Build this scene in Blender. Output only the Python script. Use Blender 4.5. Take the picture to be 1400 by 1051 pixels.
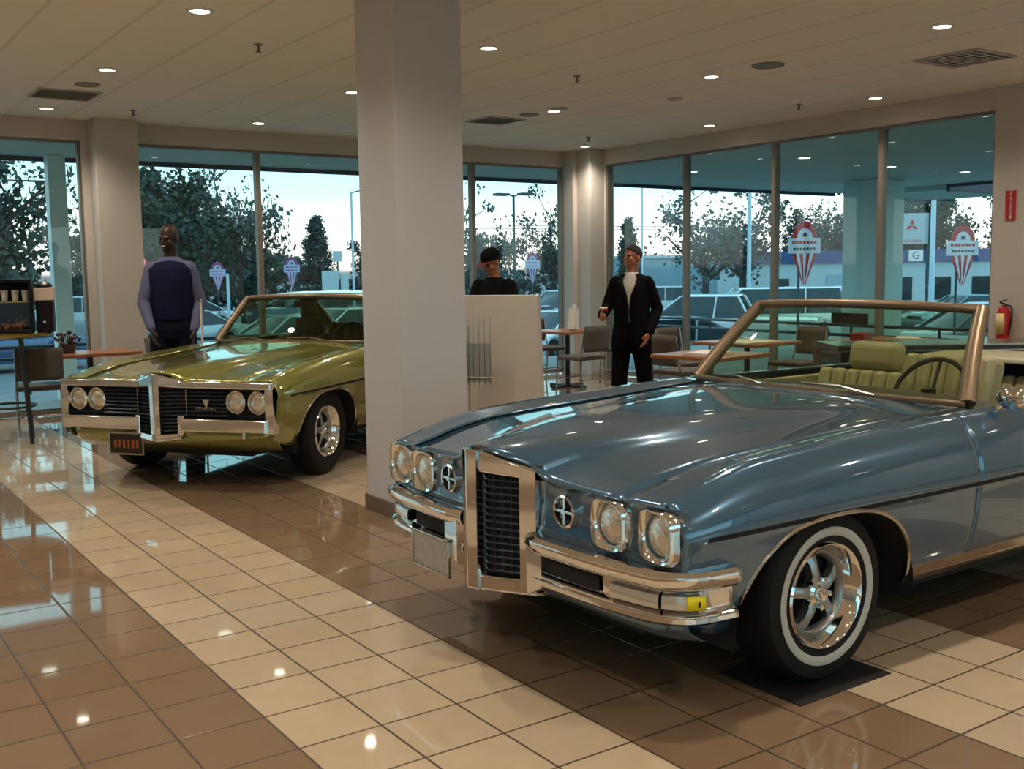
import bpy, math, random
from mathutils import Vector, Matrix
pi = math.pi
random.seed(7)
S = bpy.context.scene
COL = S.collection
for o in list(bpy.data.objects):
    bpy.data.objects.remove(o, do_unlink=True)

# ------------------------------------------------------------------ camera
cam_d = bpy.data.cameras.new('camera')
cam_d.sensor_width = 36.0
cam_d.sensor_fit = 'HORIZONTAL'
cam_d.lens = 1447.02 / 1400 * 36.0
cam_d.clip_start = 0.05
cam_d.clip_end = 600
cam = bpy.data.objects.new('camera', cam_d)
COL.objects.link(cam)
def cam_axes(pitch=0.1069, roll=-0.0138, yaw=0.6046):
    f = Vector((math.sin(yaw)*math.cos(pitch), math.cos(yaw)*math.cos(pitch), -math.sin(pitch)))
    r = Vector((math.cos(yaw), -math.sin(yaw), 0))
    u = r.cross(f)
    c, s = math.cos(roll), math.sin(roll)
    return c*r + s*u, -s*r + c*u, f
_r, _u, _f = cam_axes()
m = Matrix((_r, _u, -_f)).transposed().to_4x4()
m.translation = Vector((-1.3090, -3.4631, 1.5557))
cam.matrix_world = m
S.camera = cam

# ------------------------------------------------------------------ world (dusk sky)
def s2l(c):
    return c/12.92 if c <= 0.04045 else ((c+0.055)/1.055)**2.4
def rgb(r, g, b):
    return (s2l(r/255), s2l(g/255), s2l(b/255), 1.0)
W = bpy.data.worlds.new('dusk_sky'); S.world = W
W.use_nodes = True
nt = W.node_tree; nt.nodes.clear()
tc = nt.nodes.new('ShaderNodeTexCoord'); sx = nt.nodes.new('ShaderNodeSeparateXYZ')
cr = nt.nodes.new('ShaderNodeValToRGB'); bg = nt.nodes.new('ShaderNodeBackground'); out = nt.nodes.new('ShaderNodeOutputWorld')
nt.links.new(tc.outputs['Generated'], sx.inputs[0]); nt.links.new(sx.outputs['Z'], cr.inputs[0])
nt.links.new(cr.outputs[0], bg.inputs[0]); nt.links.new(bg.outputs[0], out.inputs[0])
e = cr.color_ramp.elements
e[0].position = 0.0; e[0].color = (0.10, 0.12, 0.13, 1)
e[1].position = 1.0; e[1].color = (0.22, 0.38, 0.52, 1)
for p_, c_ in ((0.004, (0.56, 0.47, 0.42, 1)), (0.035, (0.60, 0.55, 0.51, 1)), (0.075, (0.36, 0.50, 0.51, 1)), (0.14, (0.255, 0.475, 0.53, 1)), (0.5, (0.27, 0.48, 0.60, 1))):
    k = e.new(p_); k.color = c_
bg.inputs[1].default_value = 2.9

# ------------------------------------------------------------------ view and exposure
S.view_settings.view_transform = 'Standard'
S.view_settings.look = 'None'
S.view_settings.exposure = 0.0
S.view_settings.gamma = 1.0
S.view_settings.use_curve_mapping = False
S.cycles.use_denoising = True
S.cycles.max_bounces = 10
S.cycles.transparent_max_bounces = 16
S.cycles.sample_clamp_indirect = 4.0
S.cycles.caustics_reflective = False
S.cycles.caustics_refractive = False
DOWN_W = 118.0           # watts of every ceiling downlight
DOWN_COL = (1.0, 0.84, 0.66)

# ------------------------------------------------------------------ helpers
class MB:
    def __init__(s):
        s.v = []; s.f = []; s.mi = []
    def add(s, vs, fs, mi=0):
        n = len(s.v); s.v += [tuple(v) for v in vs]
        for f in fs:
            s.f.append(tuple(i+n for i in f)); s.mi.append(mi)
        return s
    def box(s, c, d, M=None, mi=0, taper=1.0):
        hx, hy, hz = d[0]/2, d[1]/2, d[2]/2
        vs = []
        for z, t in ((-hz, 1.0), (hz, taper)):
            for x, y in ((-hx, -hy), (hx, -hy), (hx, hy), (-hx, hy)):
                p = Vector((x*t, y*t, z))
                if M is not None: p = M @ p
                vs.append(p + Vector(c))
        return s.add(vs, [(3, 2, 1, 0), (4, 5, 6, 7), (0, 1, 5, 4), (1, 2, 6, 5), (2, 3, 7, 6), (3, 0, 4, 7)], mi)
    def bb(s, x0, x1, y0, y1, z0, z1, mi=0):
        return s.box(((x0+x1)/2, (y0+y1)/2, (z0+z1)/2), (abs(x1-x0), abs(y1-y0), abs(z1-z0)), None, mi)
    def grid(s, rows, cu=False, cv=False, mi=0, flip=False):
        n = len(rows); k = len(rows[0]); vs = [p for r in rows for p in r]; fs = []
        for i in range(n if cv else n-1):
            for j in range(k if cu else k-1):
                a = i*k+j; b = i*k+(j+1) % k; c = ((i+1) % n)*k+(j+1) % k; d = ((i+1) % n)*k+j
                fs.append((a, d, c, b) if flip else (a, b, c, d))
        return s.add(vs, fs, mi)
    def tube(s, path, r, n=8, ry=None, caps=True, closed=False, mi=0, up=(0, 0, 1)):
        P = [Vector(p) for p in path]; rows = []
        R = r if isinstance(r, (list, tuple)) else [r]*len(P)
        RY = ry if isinstance(ry, (list, tuple)) else ([ry]*len(P) if ry else R)
        for i, p in enumerate(P):
            if closed: t = P[(i+1) % len(P)] - P[i-1]
            else: t = P[min(i+1, len(P)-1)] - P[max(i-1, 0)]
            t.normalize(); U = Vector(up)
            if abs(t.dot(U)) > 0.95: U = Vector((1, 0, 0)) if abs(t.x) < 0.9 else Vector((0, 1, 0))
            a = t.cross(U).normalized(); b = a.cross(t).normalized()
            rows.append([p + a*math.cos(2*pi*j/n)*R[i] + b*math.sin(2*pi*j/n)*RY[i] for j in range(n)])
        base = len(s.v); s.grid(rows, cu=True, cv=closed, mi=mi)
        if caps and not closed:
            s.add([], []); s.f.append(tuple(base+j for j in range(n))[::-1]); s.mi.append(mi)
            s.f.append(tuple(base+(len(P)-1)*n+j for j in range(n))); s.mi.append(mi)
        return s
    def lathe(s, prof, c=(0, 0, 0), ax='z', n=32, mi=0, a0=0.0):
        rows = []
        for r, h in prof:
            row = []
            for j in range(n):
                a = 2*pi*j/n + a0; x, y = r*math.cos(a), r*math.sin(a)
                p = {'z': (x, y, h), 'y': (x, h, y), 'x': (h, x, y)}[ax]
                row.append(Vector(p)+Vector(c))
            rows.append(row)
        return s.grid(rows, cu=True, mi=mi)
    def cyl(s, c, r, h, ax='z', n=24, mi=0, r2=None):
        r2 = r if r2 is None else r2
        return s.lathe([(0.0001, -h/2), (r, -h/2), (r2, h/2), (0.0001, h/2)], c, ax, n, mi)
    def ball(s, c, r, n=14, m=9, mi=0):
        if not isinstance(r, (tuple, list)): r = (r, r, r)
        rows = []
        for i in range(m+1):
            t = -pi/2 + pi*i/m
            rows.append([Vector((c[0]+r[0]*math.cos(t)*math.cos(2*pi*j/n), c[1]+r[1]*math.cos(t)*math.sin(2*pi*j/n), c[2]+r[2]*math.sin(t))) for j in range(n)])
        return s.grid(rows, cu=True, mi=mi)
    def prism(s, poly, fn, a, b, mi=0):
        n = len(poly); vs = [fn(p, a) for p in poly]+[fn(p, b) for p in poly]
        fs = [tuple(range(n))[::-1], tuple(range(n, 2*n))]+[(i, (i+1) % n, n+(i+1) % n, n+i) for i in range(n)]
        return s.add(vs, fs, mi)
    def xf(s, M):
        s.v = [tuple(M @ Vector(v)) for v in s.v]; return s
    def build(s, name, mat, parent=None, smooth=40, bevel=0, seg=2, solid=0, sub=0, remesh=0, soft=0):
        me = bpy.data.meshes.new(name); me.from_pydata(s.v, [], s.f)
        mats = mat if isinstance(mat, (list, tuple)) else [mat]
        for m_ in mats: me.materials.append(m_)
        if len(mats) > 1:
            for p, k in zip(me.polygons, s.mi): p.material_index = k
        me.validate(); me.update()
        if smooth:
            for p in me.polygons: p.use_smooth = True
            if smooth < 180: me.set_sharp_from_angle(angle=math.radians(smooth))
        ob = bpy.data.objects.new(name, me); COL.objects.link(ob)
        if parent is not None: ob.parent = parent
        if solid:
            md = ob.modifiers.new('thickness', 'SOLIDIFY'); md.thickness = solid; md.offset = -1
        if remesh:
            md = ob.modifiers.new('skin', 'REMESH'); md.mode = 'VOXEL'; md.voxel_size = remesh; md.use_smooth_shade = True
            if soft:
                md = ob.modifiers.new('relax', 'SMOOTH'); md.iterations = soft; md.factor = 0.6
        if bevel:
            md = ob.modifiers.new('edges', 'BEVEL'); md.width = bevel; md.segments = seg; md.limit_method = 'ANGLE'
        if sub:
            md = ob.modifiers.new('smooth', 'SUBSURF'); md.levels = sub; md.render_levels = sub
        return ob

def empty(name, loc=(0, 0, 0), rz=0.0, parent=None):
    o = bpy.data.objects.new(name, None); COL.objects.link(o)
    o.empty_display_size = 0.2; o.location = loc; o.rotation_euler = (0, 0, rz)
    if parent is not None: o.parent = parent
    return o
def tag(o, label=None, cat=None, group=None, kind=None):
    if label: o['label'] = label
    if cat: o['category'] = cat
    if group: o['group'] = group
    if kind: o['kind'] = kind
    return o
def copy_tree(o, parent=None):
    c = o.copy(); COL.objects.link(c); c.parent = parent
    for ch in list(o.children): copy_tree(ch, c)
    return c
def rot(ax, a): return Matrix.Rotation(a, 3, ax)

MATS = {}
def mat(name, col, rough=0.5, metal=0.0, spec=0.5, coat=0.0, emit=None, estr=0.0, noise=0.0, nscale=20.0, bump=0.0, alpha=1.0, sheen=0.0):
    if name in MATS: return MATS[name]
    m = bpy.data.materials.new(name); m.use_nodes = True
    t = m.node_tree; b = t.nodes['Principled BSDF']
    c = col if len(col) == 4 else (*col, 1)
    b.inputs['Base Color'].default_value = c
    b.inputs['Roughness'].default_value = rough; b.inputs['Metallic'].default_value = metal
    b.inputs['Specular IOR Level'].default_value = spec
    b.inputs['Coat Weight'].default_value = coat; b.inputs['Coat Roughness'].default_value = 0.03
    if emit: b.inputs['Emission Color'].default_value = emit; b.inputs['Emission Strength'].default_value = estr
    if noise or bump:
        co = t.nodes.new('ShaderNodeTexCoord'); n = t.nodes.new('ShaderNodeTexNoise')
        n.inputs['Scale'].default_value = nscale; n.inputs['Detail'].default_value = 4
        t.links.new(co.outputs['Object'], n.inputs['Vector'])
        if noise:
            mx = t.nodes.new('ShaderNodeMix'); mx.data_type = 'RGBA'; mx.blend_type = 'MULTIPLY'
            mr = t.nodes.new('ShaderNodeMapRange'); mr.inputs['To Min'].default_value = 1-noise; mr.inputs['To Max'].default_value = 1+noise
            t.links.new(n.outputs['Fac'], mr.inputs['Value'])
            mx.inputs['Factor'].default_value = 1; mx.inputs['A'].default_value = c
            t.links.new(mr.outputs[0], mx.inputs['B']); t.links.new(mx.outputs['Result'], b.inputs['Base Color'])
        if bump:
            bp = t.nodes.new('ShaderNodeBump'); bp.inputs['Strength'].default_value = bump; bp.inputs['Distance'].default_value = 0.01
            t.links.new(n.outputs['Fac'], bp.inputs['Height']); t.links.new(bp.outputs[0], b.inputs['Normal'])
    MATS[name] = m
    return m
def glass(name, tint=(0.85, 0.97, 0.97), ior=1.5, extra=0.0):
    """thin sheet glass: sees through with a tint and mirrors by Fresnel"""
    if name in MATS: return MATS[name]
    m = bpy.data.materials.new(name); m.use_nodes = True; t = m.node_tree; t.nodes.clear()
    o = t.nodes.new('ShaderNodeOutputMaterial'); tr = t.nodes.new('ShaderNodeBsdfTransparent'); gl = t.nodes.new('ShaderNodeBsdfGlossy')
    mx = t.nodes.new('ShaderNodeMixShader'); lw = t.nodes.new('ShaderNodeLayerWeight'); lw.inputs[0].default_value = 0.5
    pw = t.nodes.new('ShaderNodeMath'); pw.operation = 'POWER'; pw.inputs[1].default_value = 5.0
    ma = t.nodes.new('ShaderNodeMath'); ma.operation = 'MULTIPLY_ADD'; ma.inputs[1].default_value = 0.8; ma.inputs[2].default_value = 0.028 + extra
    t.links.new(lw.outputs['Facing'], pw.inputs[0]); t.links.new(pw.outputs[0], ma.inputs[0])
    tr.inputs[0].default_value = (*tint, 1); gl.inputs['Roughness'].default_value = 0.0; gl.inputs[0].default_value = (0.95, 0.97, 1, 1)
    t.links.new(ma.outputs[0], mx.inputs[0]); t.links.new(tr.outputs[0], mx.inputs[1]); t.links.new(gl.outputs[0], mx.inputs[2]); t.links.new(mx.outputs[0], o.inputs[0])
    MATS[name] = m
    return m
def hermite(tab, x):
    """smooth monotone-ish interpolation of [(x, value or tuple)]"""
    if x <= tab[0][0]: return tab[0][1]
    if x >= tab[-1][0]: return tab[-1][1]
    i = 0
    while tab[i+1][0] < x: i += 1
    x0, x1 = tab[i][0], tab[i+1][0]; h = x1-x0; t = (x-x0)/h
    def val(k): 
        v = tab[k][1]; return v if isinstance(v, tuple) else (v,)
    def slope(k, c):
        if k == 0: return (val(1)[c]-val(0)[c])/(tab[1][0]-tab[0][0])
        if k == len(tab)-1: return (val(k)[c]-val(k-1)[c])/(tab[k][0]-tab[k-1][0])
        a = (val(k)[c]-val(k-1)[c])/(tab[k][0]-tab[k-1][0]); b = (val(k+1)[c]-val(k)[c])/(tab[k+1][0]-tab[k][0])
        return 0 if a*b <= 0 else 2*a*b/(a+b)
    outv = []
    for c in range(len(val(i))):
        p0, p1, m0, m1 = val(i)[c], val(i+1)[c], slope(i, c)*h, slope(i+1, c)*h
        outv.append((2*t**3-3*t**2+1)*p0+(t**3-2*t**2+t)*m0+(-2*t**3+3*t**2)*p1+(t**3-t**2)*m1)
    return tuple(outv) if isinstance(tab[i][1], tuple) else outv[0]

T = 0.3048
M_chrome = mat('chrome', (0.80, 0.79, 0.78), 0.06, 1.0)
M_chrome_soft = mat('brushed_chrome', (0.50, 0.46, 0.41), 0.18, 1.0)
M_black = mat('black_plastic', (0.012, 0.012, 0.014), 0.35)
M_rubber = mat('black_rubber', (0.005, 0.005, 0.006), 0.65, spec=0.25, bump=0.1, nscale=120)
M_dark = mat('dark_recess', (0.006, 0.006, 0.007), 0.8)
M_white_paint = mat('white_paint', (0.78, 0.76, 0.72), 0.45)
M_wall = mat('painted_wall', (0.54, 0.515, 0.48), 0.55, noise=0.03, nscale=3)
M_ceil_line = None

def text_mesh(body, size, m, parent, name, loc, rot_, spacing=1.0, depth=0.001, sx=1.0):
    """lettering as a real mesh, centred on its place"""
    cu = bpy.data.curves.new('tmp', 'FONT'); cu.body = body; cu.size = size; cu.extrude = depth; cu.space_character = spacing
    cu.align_x = 'CENTER'; cu.align_y = 'CENTER'
    t = bpy.data.objects.new('tmp', cu); COL.objects.link(t)
    bpy.context.view_layer.update()
    me = bpy.data.meshes.new_from_object(t.evaluated_get(bpy.context.evaluated_depsgraph_get()))
    bpy.data.objects.remove(t, do_unlink=True); bpy.data.curves.remove(cu)
    me.name = name; me.materials.clear(); me.materials.append(m)
    o = bpy.data.objects.new(name, me); COL.objects.link(o)
    if parent is not None: o.parent = parent
    o.location = loc; o.rotation_euler = rot_; o.scale = (sx, 1, 1)
    return o

M_column = mat('column_daylit_white', (0.50, 0.52, 0.56), 0.5, noise=0.02, nscale=3)  # white paint with the cool tint of daylight put into its colour
# ------------------------------------------------------------------ floor
XW, YN = 8.787, 9.233
def floor_material():
    m = bpy.data.materials.new('ceramic_tiles'); m.use_nodes = True; t = m.node_tree; N = t.nodes; L = t.links
    b = N['Principled BSDF']
    tc = N.new('ShaderNodeTexCoord'); sp = N.new('ShaderNodeSeparateXYZ'); L.new(tc.outputs['Object'], sp.inputs[0])
    def math_(op, a, b_=None, c_=None):
        n = N.new('ShaderNodeMath'); n.operation = op
        for i, v in enumerate((a, b_, c_)):
            if v is None: continue
            if isinstance(v, (int, float)): n.inputs[i].default_value = v
            else: L.new(v, n.inputs[i])
        return n.outputs[0]
    ux = math_('DIVIDE', sp.outputs['X'], T); uy = math_('DIVIDE', sp.outputs['Y'], T)
    def edge(u):
        fr = math_('FRACT', u); return math_('MINIMUM', fr, math_('SUBTRACT', 1.0, fr))
    d = math_('MINIMUM', edge(ux), edge(uy))
    gr = N.new('ShaderNodeMapRange'); gr.inputs['From Min'].default_value = 0.010; gr.inputs['From Max'].default_value = 0.020
    L.new(d, gr.inputs['Value'])
    ix = math_('FLOOR', ux); iy = math_('FLOOR', uy)
    st = math_('FRACT', math_('DIVIDE', math_('ADD', ix, 0.5), 6.0))
    light = math_('LESS_THAN', st, 0.5)
    cb = N.new('ShaderNodeCombineXYZ'); L.new(ix, cb.inputs[0]); L.new(iy, cb.inputs[1])
    wn = N.new('ShaderNodeTexWhiteNoise'); wn.noise_dimensions = '2D'; L.new(cb.outputs[0], wn.inputs['Vector'])
    no = N.new('ShaderNodeTexNoise'); no.inputs['Scale'].default_value = 9; no.inputs['Detail'].default_value = 5; L.new(tc.outputs['Object'], no.inputs['Vector'])
    mx = N.new('ShaderNodeMix'); mx.data_type = 'RGBA'; mx.inputs['A'].default_value = (0.205, 0.140, 0.088, 1); mx.inputs['B'].default_value = (0.46, 0.375, 0.265, 1)
    L.new(light, mx.inputs['Factor'])
    var = math_('ADD', math_('MULTIPLY', wn.outputs['Value'], 0.10), math_('MULTIPLY', no.outputs['Fac'], 0.16)); var = math_('ADD', var, 0.87)
    m2 = N.new('ShaderNodeMix'); m2.data_type = 'RGBA'; m2.blend_type = 'MULTIPLY'; m2.inputs['Factor'].default_value = 1
    L.new(mx.outputs['Result'], m2.inputs['A']); L.new(var, m2.inputs['B'])
    m3 = N.new('ShaderNodeMix'); m3.data_type = 'RGBA'; m3.inputs['A'].default_value = (0.055, 0.034, 0.022, 1)
    L.new(gr.outputs[0], m3.inputs['Factor']); L.new(m2.outputs['Result'], m3.inputs['B'])
    L.new(m3.outputs['Result'], b.inputs['Base Color'])
    ro = N.new('ShaderNodeMapRange'); ro.inputs['To Min'].default_value = 0.5; ro.inputs['To Max'].default_value = 0.04
    L.new(gr.outputs[0], ro.inputs['Value']); L.new(ro.outputs[0], b.inputs['Roughness'])
    b.inputs['Specular IOR Level'].default_value = 0.5; b.inputs['IOR'].default_value = 1.55
    bp = N.new('ShaderNodeBump'); bp.inputs['Strength'].default_value = 0.25; bp.inputs['Distance'].default_value = 0.002
    L.new(gr.outputs[0], bp.inputs['Height']); L.new(bp.outputs[0], b.inputs['Normal'])
    return m
M_floor = floor_material()
tag(MB().bb(-9, XW+0.1, -9, YN+0.1, -0.12, 0).build('floor', M_floor, smooth=0), 'glossy ceramic tile floor in cream and brown stripes', kind='structure')

def ceiling_material():
    m = bpy.data.materials.new('ceiling_panels'); m.use_nodes = True; t = m.node_tree; N = t.nodes; L = t.links
    b = N['Principled BSDF']; tc = N.new('ShaderNodeTexCoord'); sp = N.new('ShaderNodeSeparateXYZ'); L.new(tc.outputs['Object'], sp.inputs[0])
    a = N.new('ShaderNodeMath'); a.operation = 'ADD'; a.inputs[1].default_value = 20*0.6-0.25; L.new(sp.outputs['X'], a.inputs[0])
    d = N.new('ShaderNodeMath'); d.operation = 'DIVIDE'; d.inputs[1].default_value = 0.6; L.new(a.outputs[0], d.inputs[0])
    f = N.new('ShaderNodeMath'); f.operation = 'FRACT'; L.new(d.outputs[0], f.inputs[0])
    p = N.new('ShaderNodeMath'); p.operation = 'PINGPONG'; p.inputs[1].default_value = 0.5; L.new(f.outputs[0], p.inputs[0])
    r = N.new('ShaderNodeMapRange'); r.inputs['From Min'].default_value = 0.008; r.inputs['From Max'].default_value = 0.035; L.new(p.outputs[0], r.inputs['Value'])
    mx = N.new('ShaderNodeMix'); mx.data_type = 'RGBA'; mx.inputs['A'].default_value = (0.70, 0.66, 0.60, 1); mx.inputs['B'].default_value = (0.86, 0.82, 0.76, 1)
    L.new(r.outputs[0], mx.inputs['Factor']); L.new(mx.outputs['Result'], b.inputs['Base Color'])
    b.inputs['Roughness'].default_value = 0.7
    bp = N.new('ShaderNodeBump'); bp.inputs['Strength'].default_value = 0.15; bp.inputs['Distance'].default_value = 0.004
    L.new(r.outputs[0], bp.inputs['Height']); L.new(bp.outputs[0], b.inputs['Normal'])
    return m
CZ = 3.3
tag(MB().bb(-9.1, XW+0.1, -9.1, YN+0.1, CZ, CZ+0.2).build('ceiling', ceiling_material(), smooth=0), 'cream panelled ceiling with seams running to the windows', kind='structure')

# ------------------------------------------------------------------ walls and window walls
GT = 3.077
M_frame = mat('bronze_window_frame', (0.20, 0.175, 0.15), 0.4, 0.3)
M_pane = glass('window_glass', (0.90, 0.985, 0.975))
wn_ = MB()
wn_.bb(-9.1, XW+0.1, YN, YN+0.16, GT, CZ)
wn_.bb(1.615, 2.20, YN-0.02, YN+0.16, 0, GT)
wn_.bb(8.50, XW+0.1, YN-0.02, YN+0.16, 0, GT)
wn_.bb(-9.1, -8.0, YN, YN+0.16, 0, GT); wn_.bb(-3.9, -3.3, YN-0.02, YN+0.16, 0, GT)
tag(wn_.build('wall_north', M_wall, smooth=0, bevel=0.004), 'cream wall and header around the north windows', kind='structure')
we = MB()
we.bb(XW, XW+0.16, 2.61, YN, GT, CZ)
we.bb(XW, XW+0.16, 8.674, YN, 0, GT)
we.bb(XW-0.02, XW+0.16, -9.1, 2.61, 0, CZ)
tag(we.build('wall_east', M_wall, smooth=0, bevel=0.004), 'cream wall to the right of the east windows', kind='structure')
tag(MB().bb(8.52, XW, 8.70, YN, 0, CZ).bb(8.44, 8.52, 9.0, YN, 0, CZ).build('column', M_wall, smooth=0, bevel=0.006), 'cream corner column where the two window walls meet', kind='structure')
tag(MB().bb(1.70, 2.17, 8.93, YN, 0, CZ).build('column', M_wall, smooth=0, bevel=0.006), 'cream column standing between the left windows', kind='structure')
tag(MB().bb(1.825, 2.31, 2.28, 2.78, 0, CZ).build('column', M_column, smooth=0, bevel=0.01), 'large white column standing between the two show cars', kind='structure')
M_base = mat('brown_tile_skirting', (0.13, 0.085, 0.06), 0.15, noise=0.1, nscale=12)
tag(MB().bb(1.812, 2.323, 2.267, 2.793, 0, 0.10).build('baseboard_column', M_base, smooth=0, bevel=0.003), 'brown tile skirting round the large white column', kind='structure')
tag(MB().bb(XW-0.035, XW-0.02, -9, 2.60, 0, 0.10).build('baseboard_east', M_base, smooth=0), 'brown tile skirting along the east wall', kind='structure')
# walls behind the camera: west and south are glazed like the others
ws = MB(); ws.bb(-9.1, XW+0.1, -9.16, -9.0, 2.95, CZ); ws.bb(-9.1, XW+0.1, -9.16, -9.0, 0, 0.35)
for x in (-9, -4.5, 0, 4.5, 8.6): ws.bb(x-0.2, x+0.2, -9.16, -9.0, 0.35, 2.95)
tag(ws.build('wall_south', M_wall, smooth=0), 'cream wall behind the camera', kind='structure')
ww = MB(); ww.bb(-9.16, -9.0, -9.1, 9.3, 0, CZ)
tag(ww.build('wall_west', M_wall, smooth=0), 'cream wall left of the showroom', kind='structure')

nwin = [0]
def window(axis, a0, a1, fixed, z0=0.02, z1=GT, fw=0.03, depth=0.09, label=None):
    nwin[0] += 1
    r = empty('window_%d' % nwin[0], ((a0+a1)/2, fixed, z0) if axis == 'x' else (fixed, (a0+a1)/2, z0))
    tag(r, label or 'tall clear window pane in a bronze frame', kind='structure')
    h = (a1-a0)/2; H = z1-z0
    f = MB(); g = MB()
    def B(mb, u0, u1, w0, w1, v0, v1):
        if axis == 'x': mb.bb(u0, u1, w0, w1, v0, v1)
        else: mb.bb(w0, w1, u0, u1, v0, v1)
    B(f, -h, -h+fw, 0, depth, 0, H); B(f, h-fw, h, 0, depth, 0, H)
    B(f, -h+fw, h-fw, 0, depth, 0, 0.06); B(f, -h+fw, h-fw, 0, depth, H-0.03, H)
    B(g, -h+fw, h-fw, depth/2-0.003, depth/2+0.003, 0.06, H-0.03)
    f.build('window_frame', M_frame, r, smooth=0); p = g.build('pane', M_pane, r, smooth=0)
    return r
xs = [2.20, 3.70, 5.27, 6.86, 8.44]
for a, b in zip(xs[:-1], xs[1:]): window('x', a, b, YN+0.02)
for a, b in ((0.10, 1.615), (-1.6, 0.10), (-3.3, -1.6), (-5.3, -3.9), (-6.7, -5.3), (-8.0, -6.7)): window('x', a, b, YN+0.02)
ys = [2.61, 3.97, 5.50, 7.04, 8.674]
for a, b in zip(ys[:-1], ys[1:]): window('y', a, b, XW+0.02)
for a, b in zip((-9, -4.3, 0.2, 4.7), (-4.7, -0.2, 4.3, 8.4)): window('x', a+0.2 if a == -9 else a, b, -9.13, 0.35, 2.95)

# ------------------------------------------------------------------ ceiling fittings
M_lens = mat('lamp_lens', (1, 1, 1), 0.3, emit=(1.0, 0.90, 0.74, 1), estr=14.0)
M_ring = mat('lamp_ring', (0.75, 0.72, 0.68), 0.35)
M_vent = mat('grey_vent', (0.46, 0.44, 0.43), 0.5)
def downlight():
    r = empty('downlight'); 
    MB().lathe([(0.062, 0.0), (0.064, -0.012), (0.088, -0.010), (0.092, 0.0)], n=32).build('trim_ring', M_ring, r)
    MB().lathe([(0.0001, -0.006), (0.063, -0.006), (0.063, 0.0), (0.0001, 0.0)], n=32).build('lens', M_lens, r)
    return r
ldat = bpy.data.lights.new('downlight_lamp', 'SPOT'); ldat.energy = DOWN_W; ldat.color = DOWN_COL; ldat.spot_size = 2.4; ldat.spot_blend = 1.0; ldat.shadow_soft_size = 0.06
dl0 = downlight(); first = True
la = bpy.data.objects.new('lamp_light', ldat); COL.objects.link(la); la.parent = dl0; la.location = (0, 0, -0.03)
LX = [-6.1, -3.7, -1.3, 1.13, 3.42, 5.86, 8.25]; LY = [-8.1, -5.7, -3.4, -1.1, 1.30, 3.64, 6.03, 8.47]
names = {(1.13, 3.64): 'nearest the top edge left of the white column', (1.13, 6.03): 'beside the square vent at upper left', (1.13, 8.47): 'low at upper left just before the left window',
 (3.42, 8.47): 'over the tall man, just before the windows', (3.42, 6.03): 'half hidden by the left edge of the white column', (3.42, 3.64): 'just right of the white column',
 (8.25, 8.47): 'above the corner column of the windows', (5.86, 3.64): 'left of the round ceiling speaker', (8.25, 6.03): 'above the windows behind the suited man', (8.25, 3.64): 'before the window right of the suited man', (5.86, 1.30): 'large at upper right beside the square vent'}
for x in LX:
    for y in LY:
        if abs(x-8.25) < .1 and y < 1.5 and y > 0: pass
        d = dl0 if first else copy_tree(dl0); first = False
        d.location = (x, y, CZ)
        key = (x, y)
        tag(d, ('round recessed ceiling lamp ' + names[key]) if key in names else 'round recessed ceiling lamp out behind the camera or beside the view', 'ceiling light', 'recessed ceiling lamps in rows')
def ceiling_vent(x, y, s, label, rz=0.0):
    r = empty('ceiling_vent', (x, y, CZ), rz); tag(r, label, 'vent', 'square vents in the ceiling')
    f = MB(); h = s/2
    for a in (-1, 1): f.bb(a*h-0.012, a*h+0.012, -h, h, -0.014, 0); f.bb(-h, h, a*h-0.012, a*h+0.012, -0.014, 0)
    f.build('frame', M_vent, r, smooth=0)
    sl = MB()
    for i in range(9): sl.box((0, -h+0.03+(s-0.06)*i/8, -0.008), (s-0.03, 0.060, 0.002), rot('X', 0.15))
    sl.build('slat', M_vent, r, smooth=0)
ceiling_vent(1.10, 7.50, 0.55, 'square grey air vent at upper left beside a round speaker')
ceiling_vent(5.70, 6.95, 0.50, 'square grey air vent just right of the white column')
ceiling_vent(7.12, 1.92, 0.58, 'square grey air vent at upper right beyond the large lamp')
def round_speaker(x, y, r0, label, m_):
    r = empty('ceiling_speaker', (x, y, CZ)); tag(r, label, 'speaker', 'round fittings in the ceiling')
    MB().lathe([(r0*0.85, 0), (r0*0.88, -0.012), (r0, -0.010), (r0*1.02, 0)], n=36).build('rim', m_, r)
    MB().lathe([(0.0001, -0.008), (r0*0.5, -0.007), (r0*0.86, -0.005)], n=36).build('grille', m_, r)
M_spk = mat('speaker_grey', (0.20, 0.19, 0.18), 0.5); M_spk2 = mat('speaker_pale', (0.42, 0.39, 0.36), 0.5)
round_speaker(1.16, 6.85, 0.11, 'round grey ceiling speaker beside the square vent at upper left', M_spk)
round_speaker(5.79, 6.40, 0.11, 'round pale ceiling speaker beside the vent right of the column', M_spk)
round_speaker(5.80, 5.85, 0.09, 'small pale round fitting further right of the vent and speaker', M_spk2)
round_speaker(6.46, 4.75, 0.08, 'small pale round fitting in the middle of the ceiling', M_spk2)
round_speaker(5.90, 3.00, 0.14, 'dark round ceiling speaker right of a lamp at upper right', M_spk)
def sprinkler(x, y, label):
    r = empty('sprinkler', (x, y, CZ)); tag(r, label, 'sprinkler', 'sprinkler heads in the ceiling')
    MB().lathe([(0.0001, -0.006), (0.035, -0.006), (0.035, 0)], n=20).cyl((0, 0, -0.03), 0.012, 0.05, n=12).build('stem', M_spk, r)
    MB().cyl((0, 0, -0.058), 0.022, 0.005, n=16).build('deflector', M_spk, r)
sprinkler(1.85, 4.45, 'small dark sprinkler head left of the white column, nearer one')
sprinkler(1.93, 8.20, 'small dark sprinkler head far left above the window column')
sprinkler(4.78, 4.25, 'small dark sprinkler head in the middle of the ceiling')
sprinkler(7.90, 4.35, 'small dark sprinkler head before the east windows')
sprinkler(7.65, 7.65, 'small sprinkler head close to the lamp above the corner column')
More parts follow.
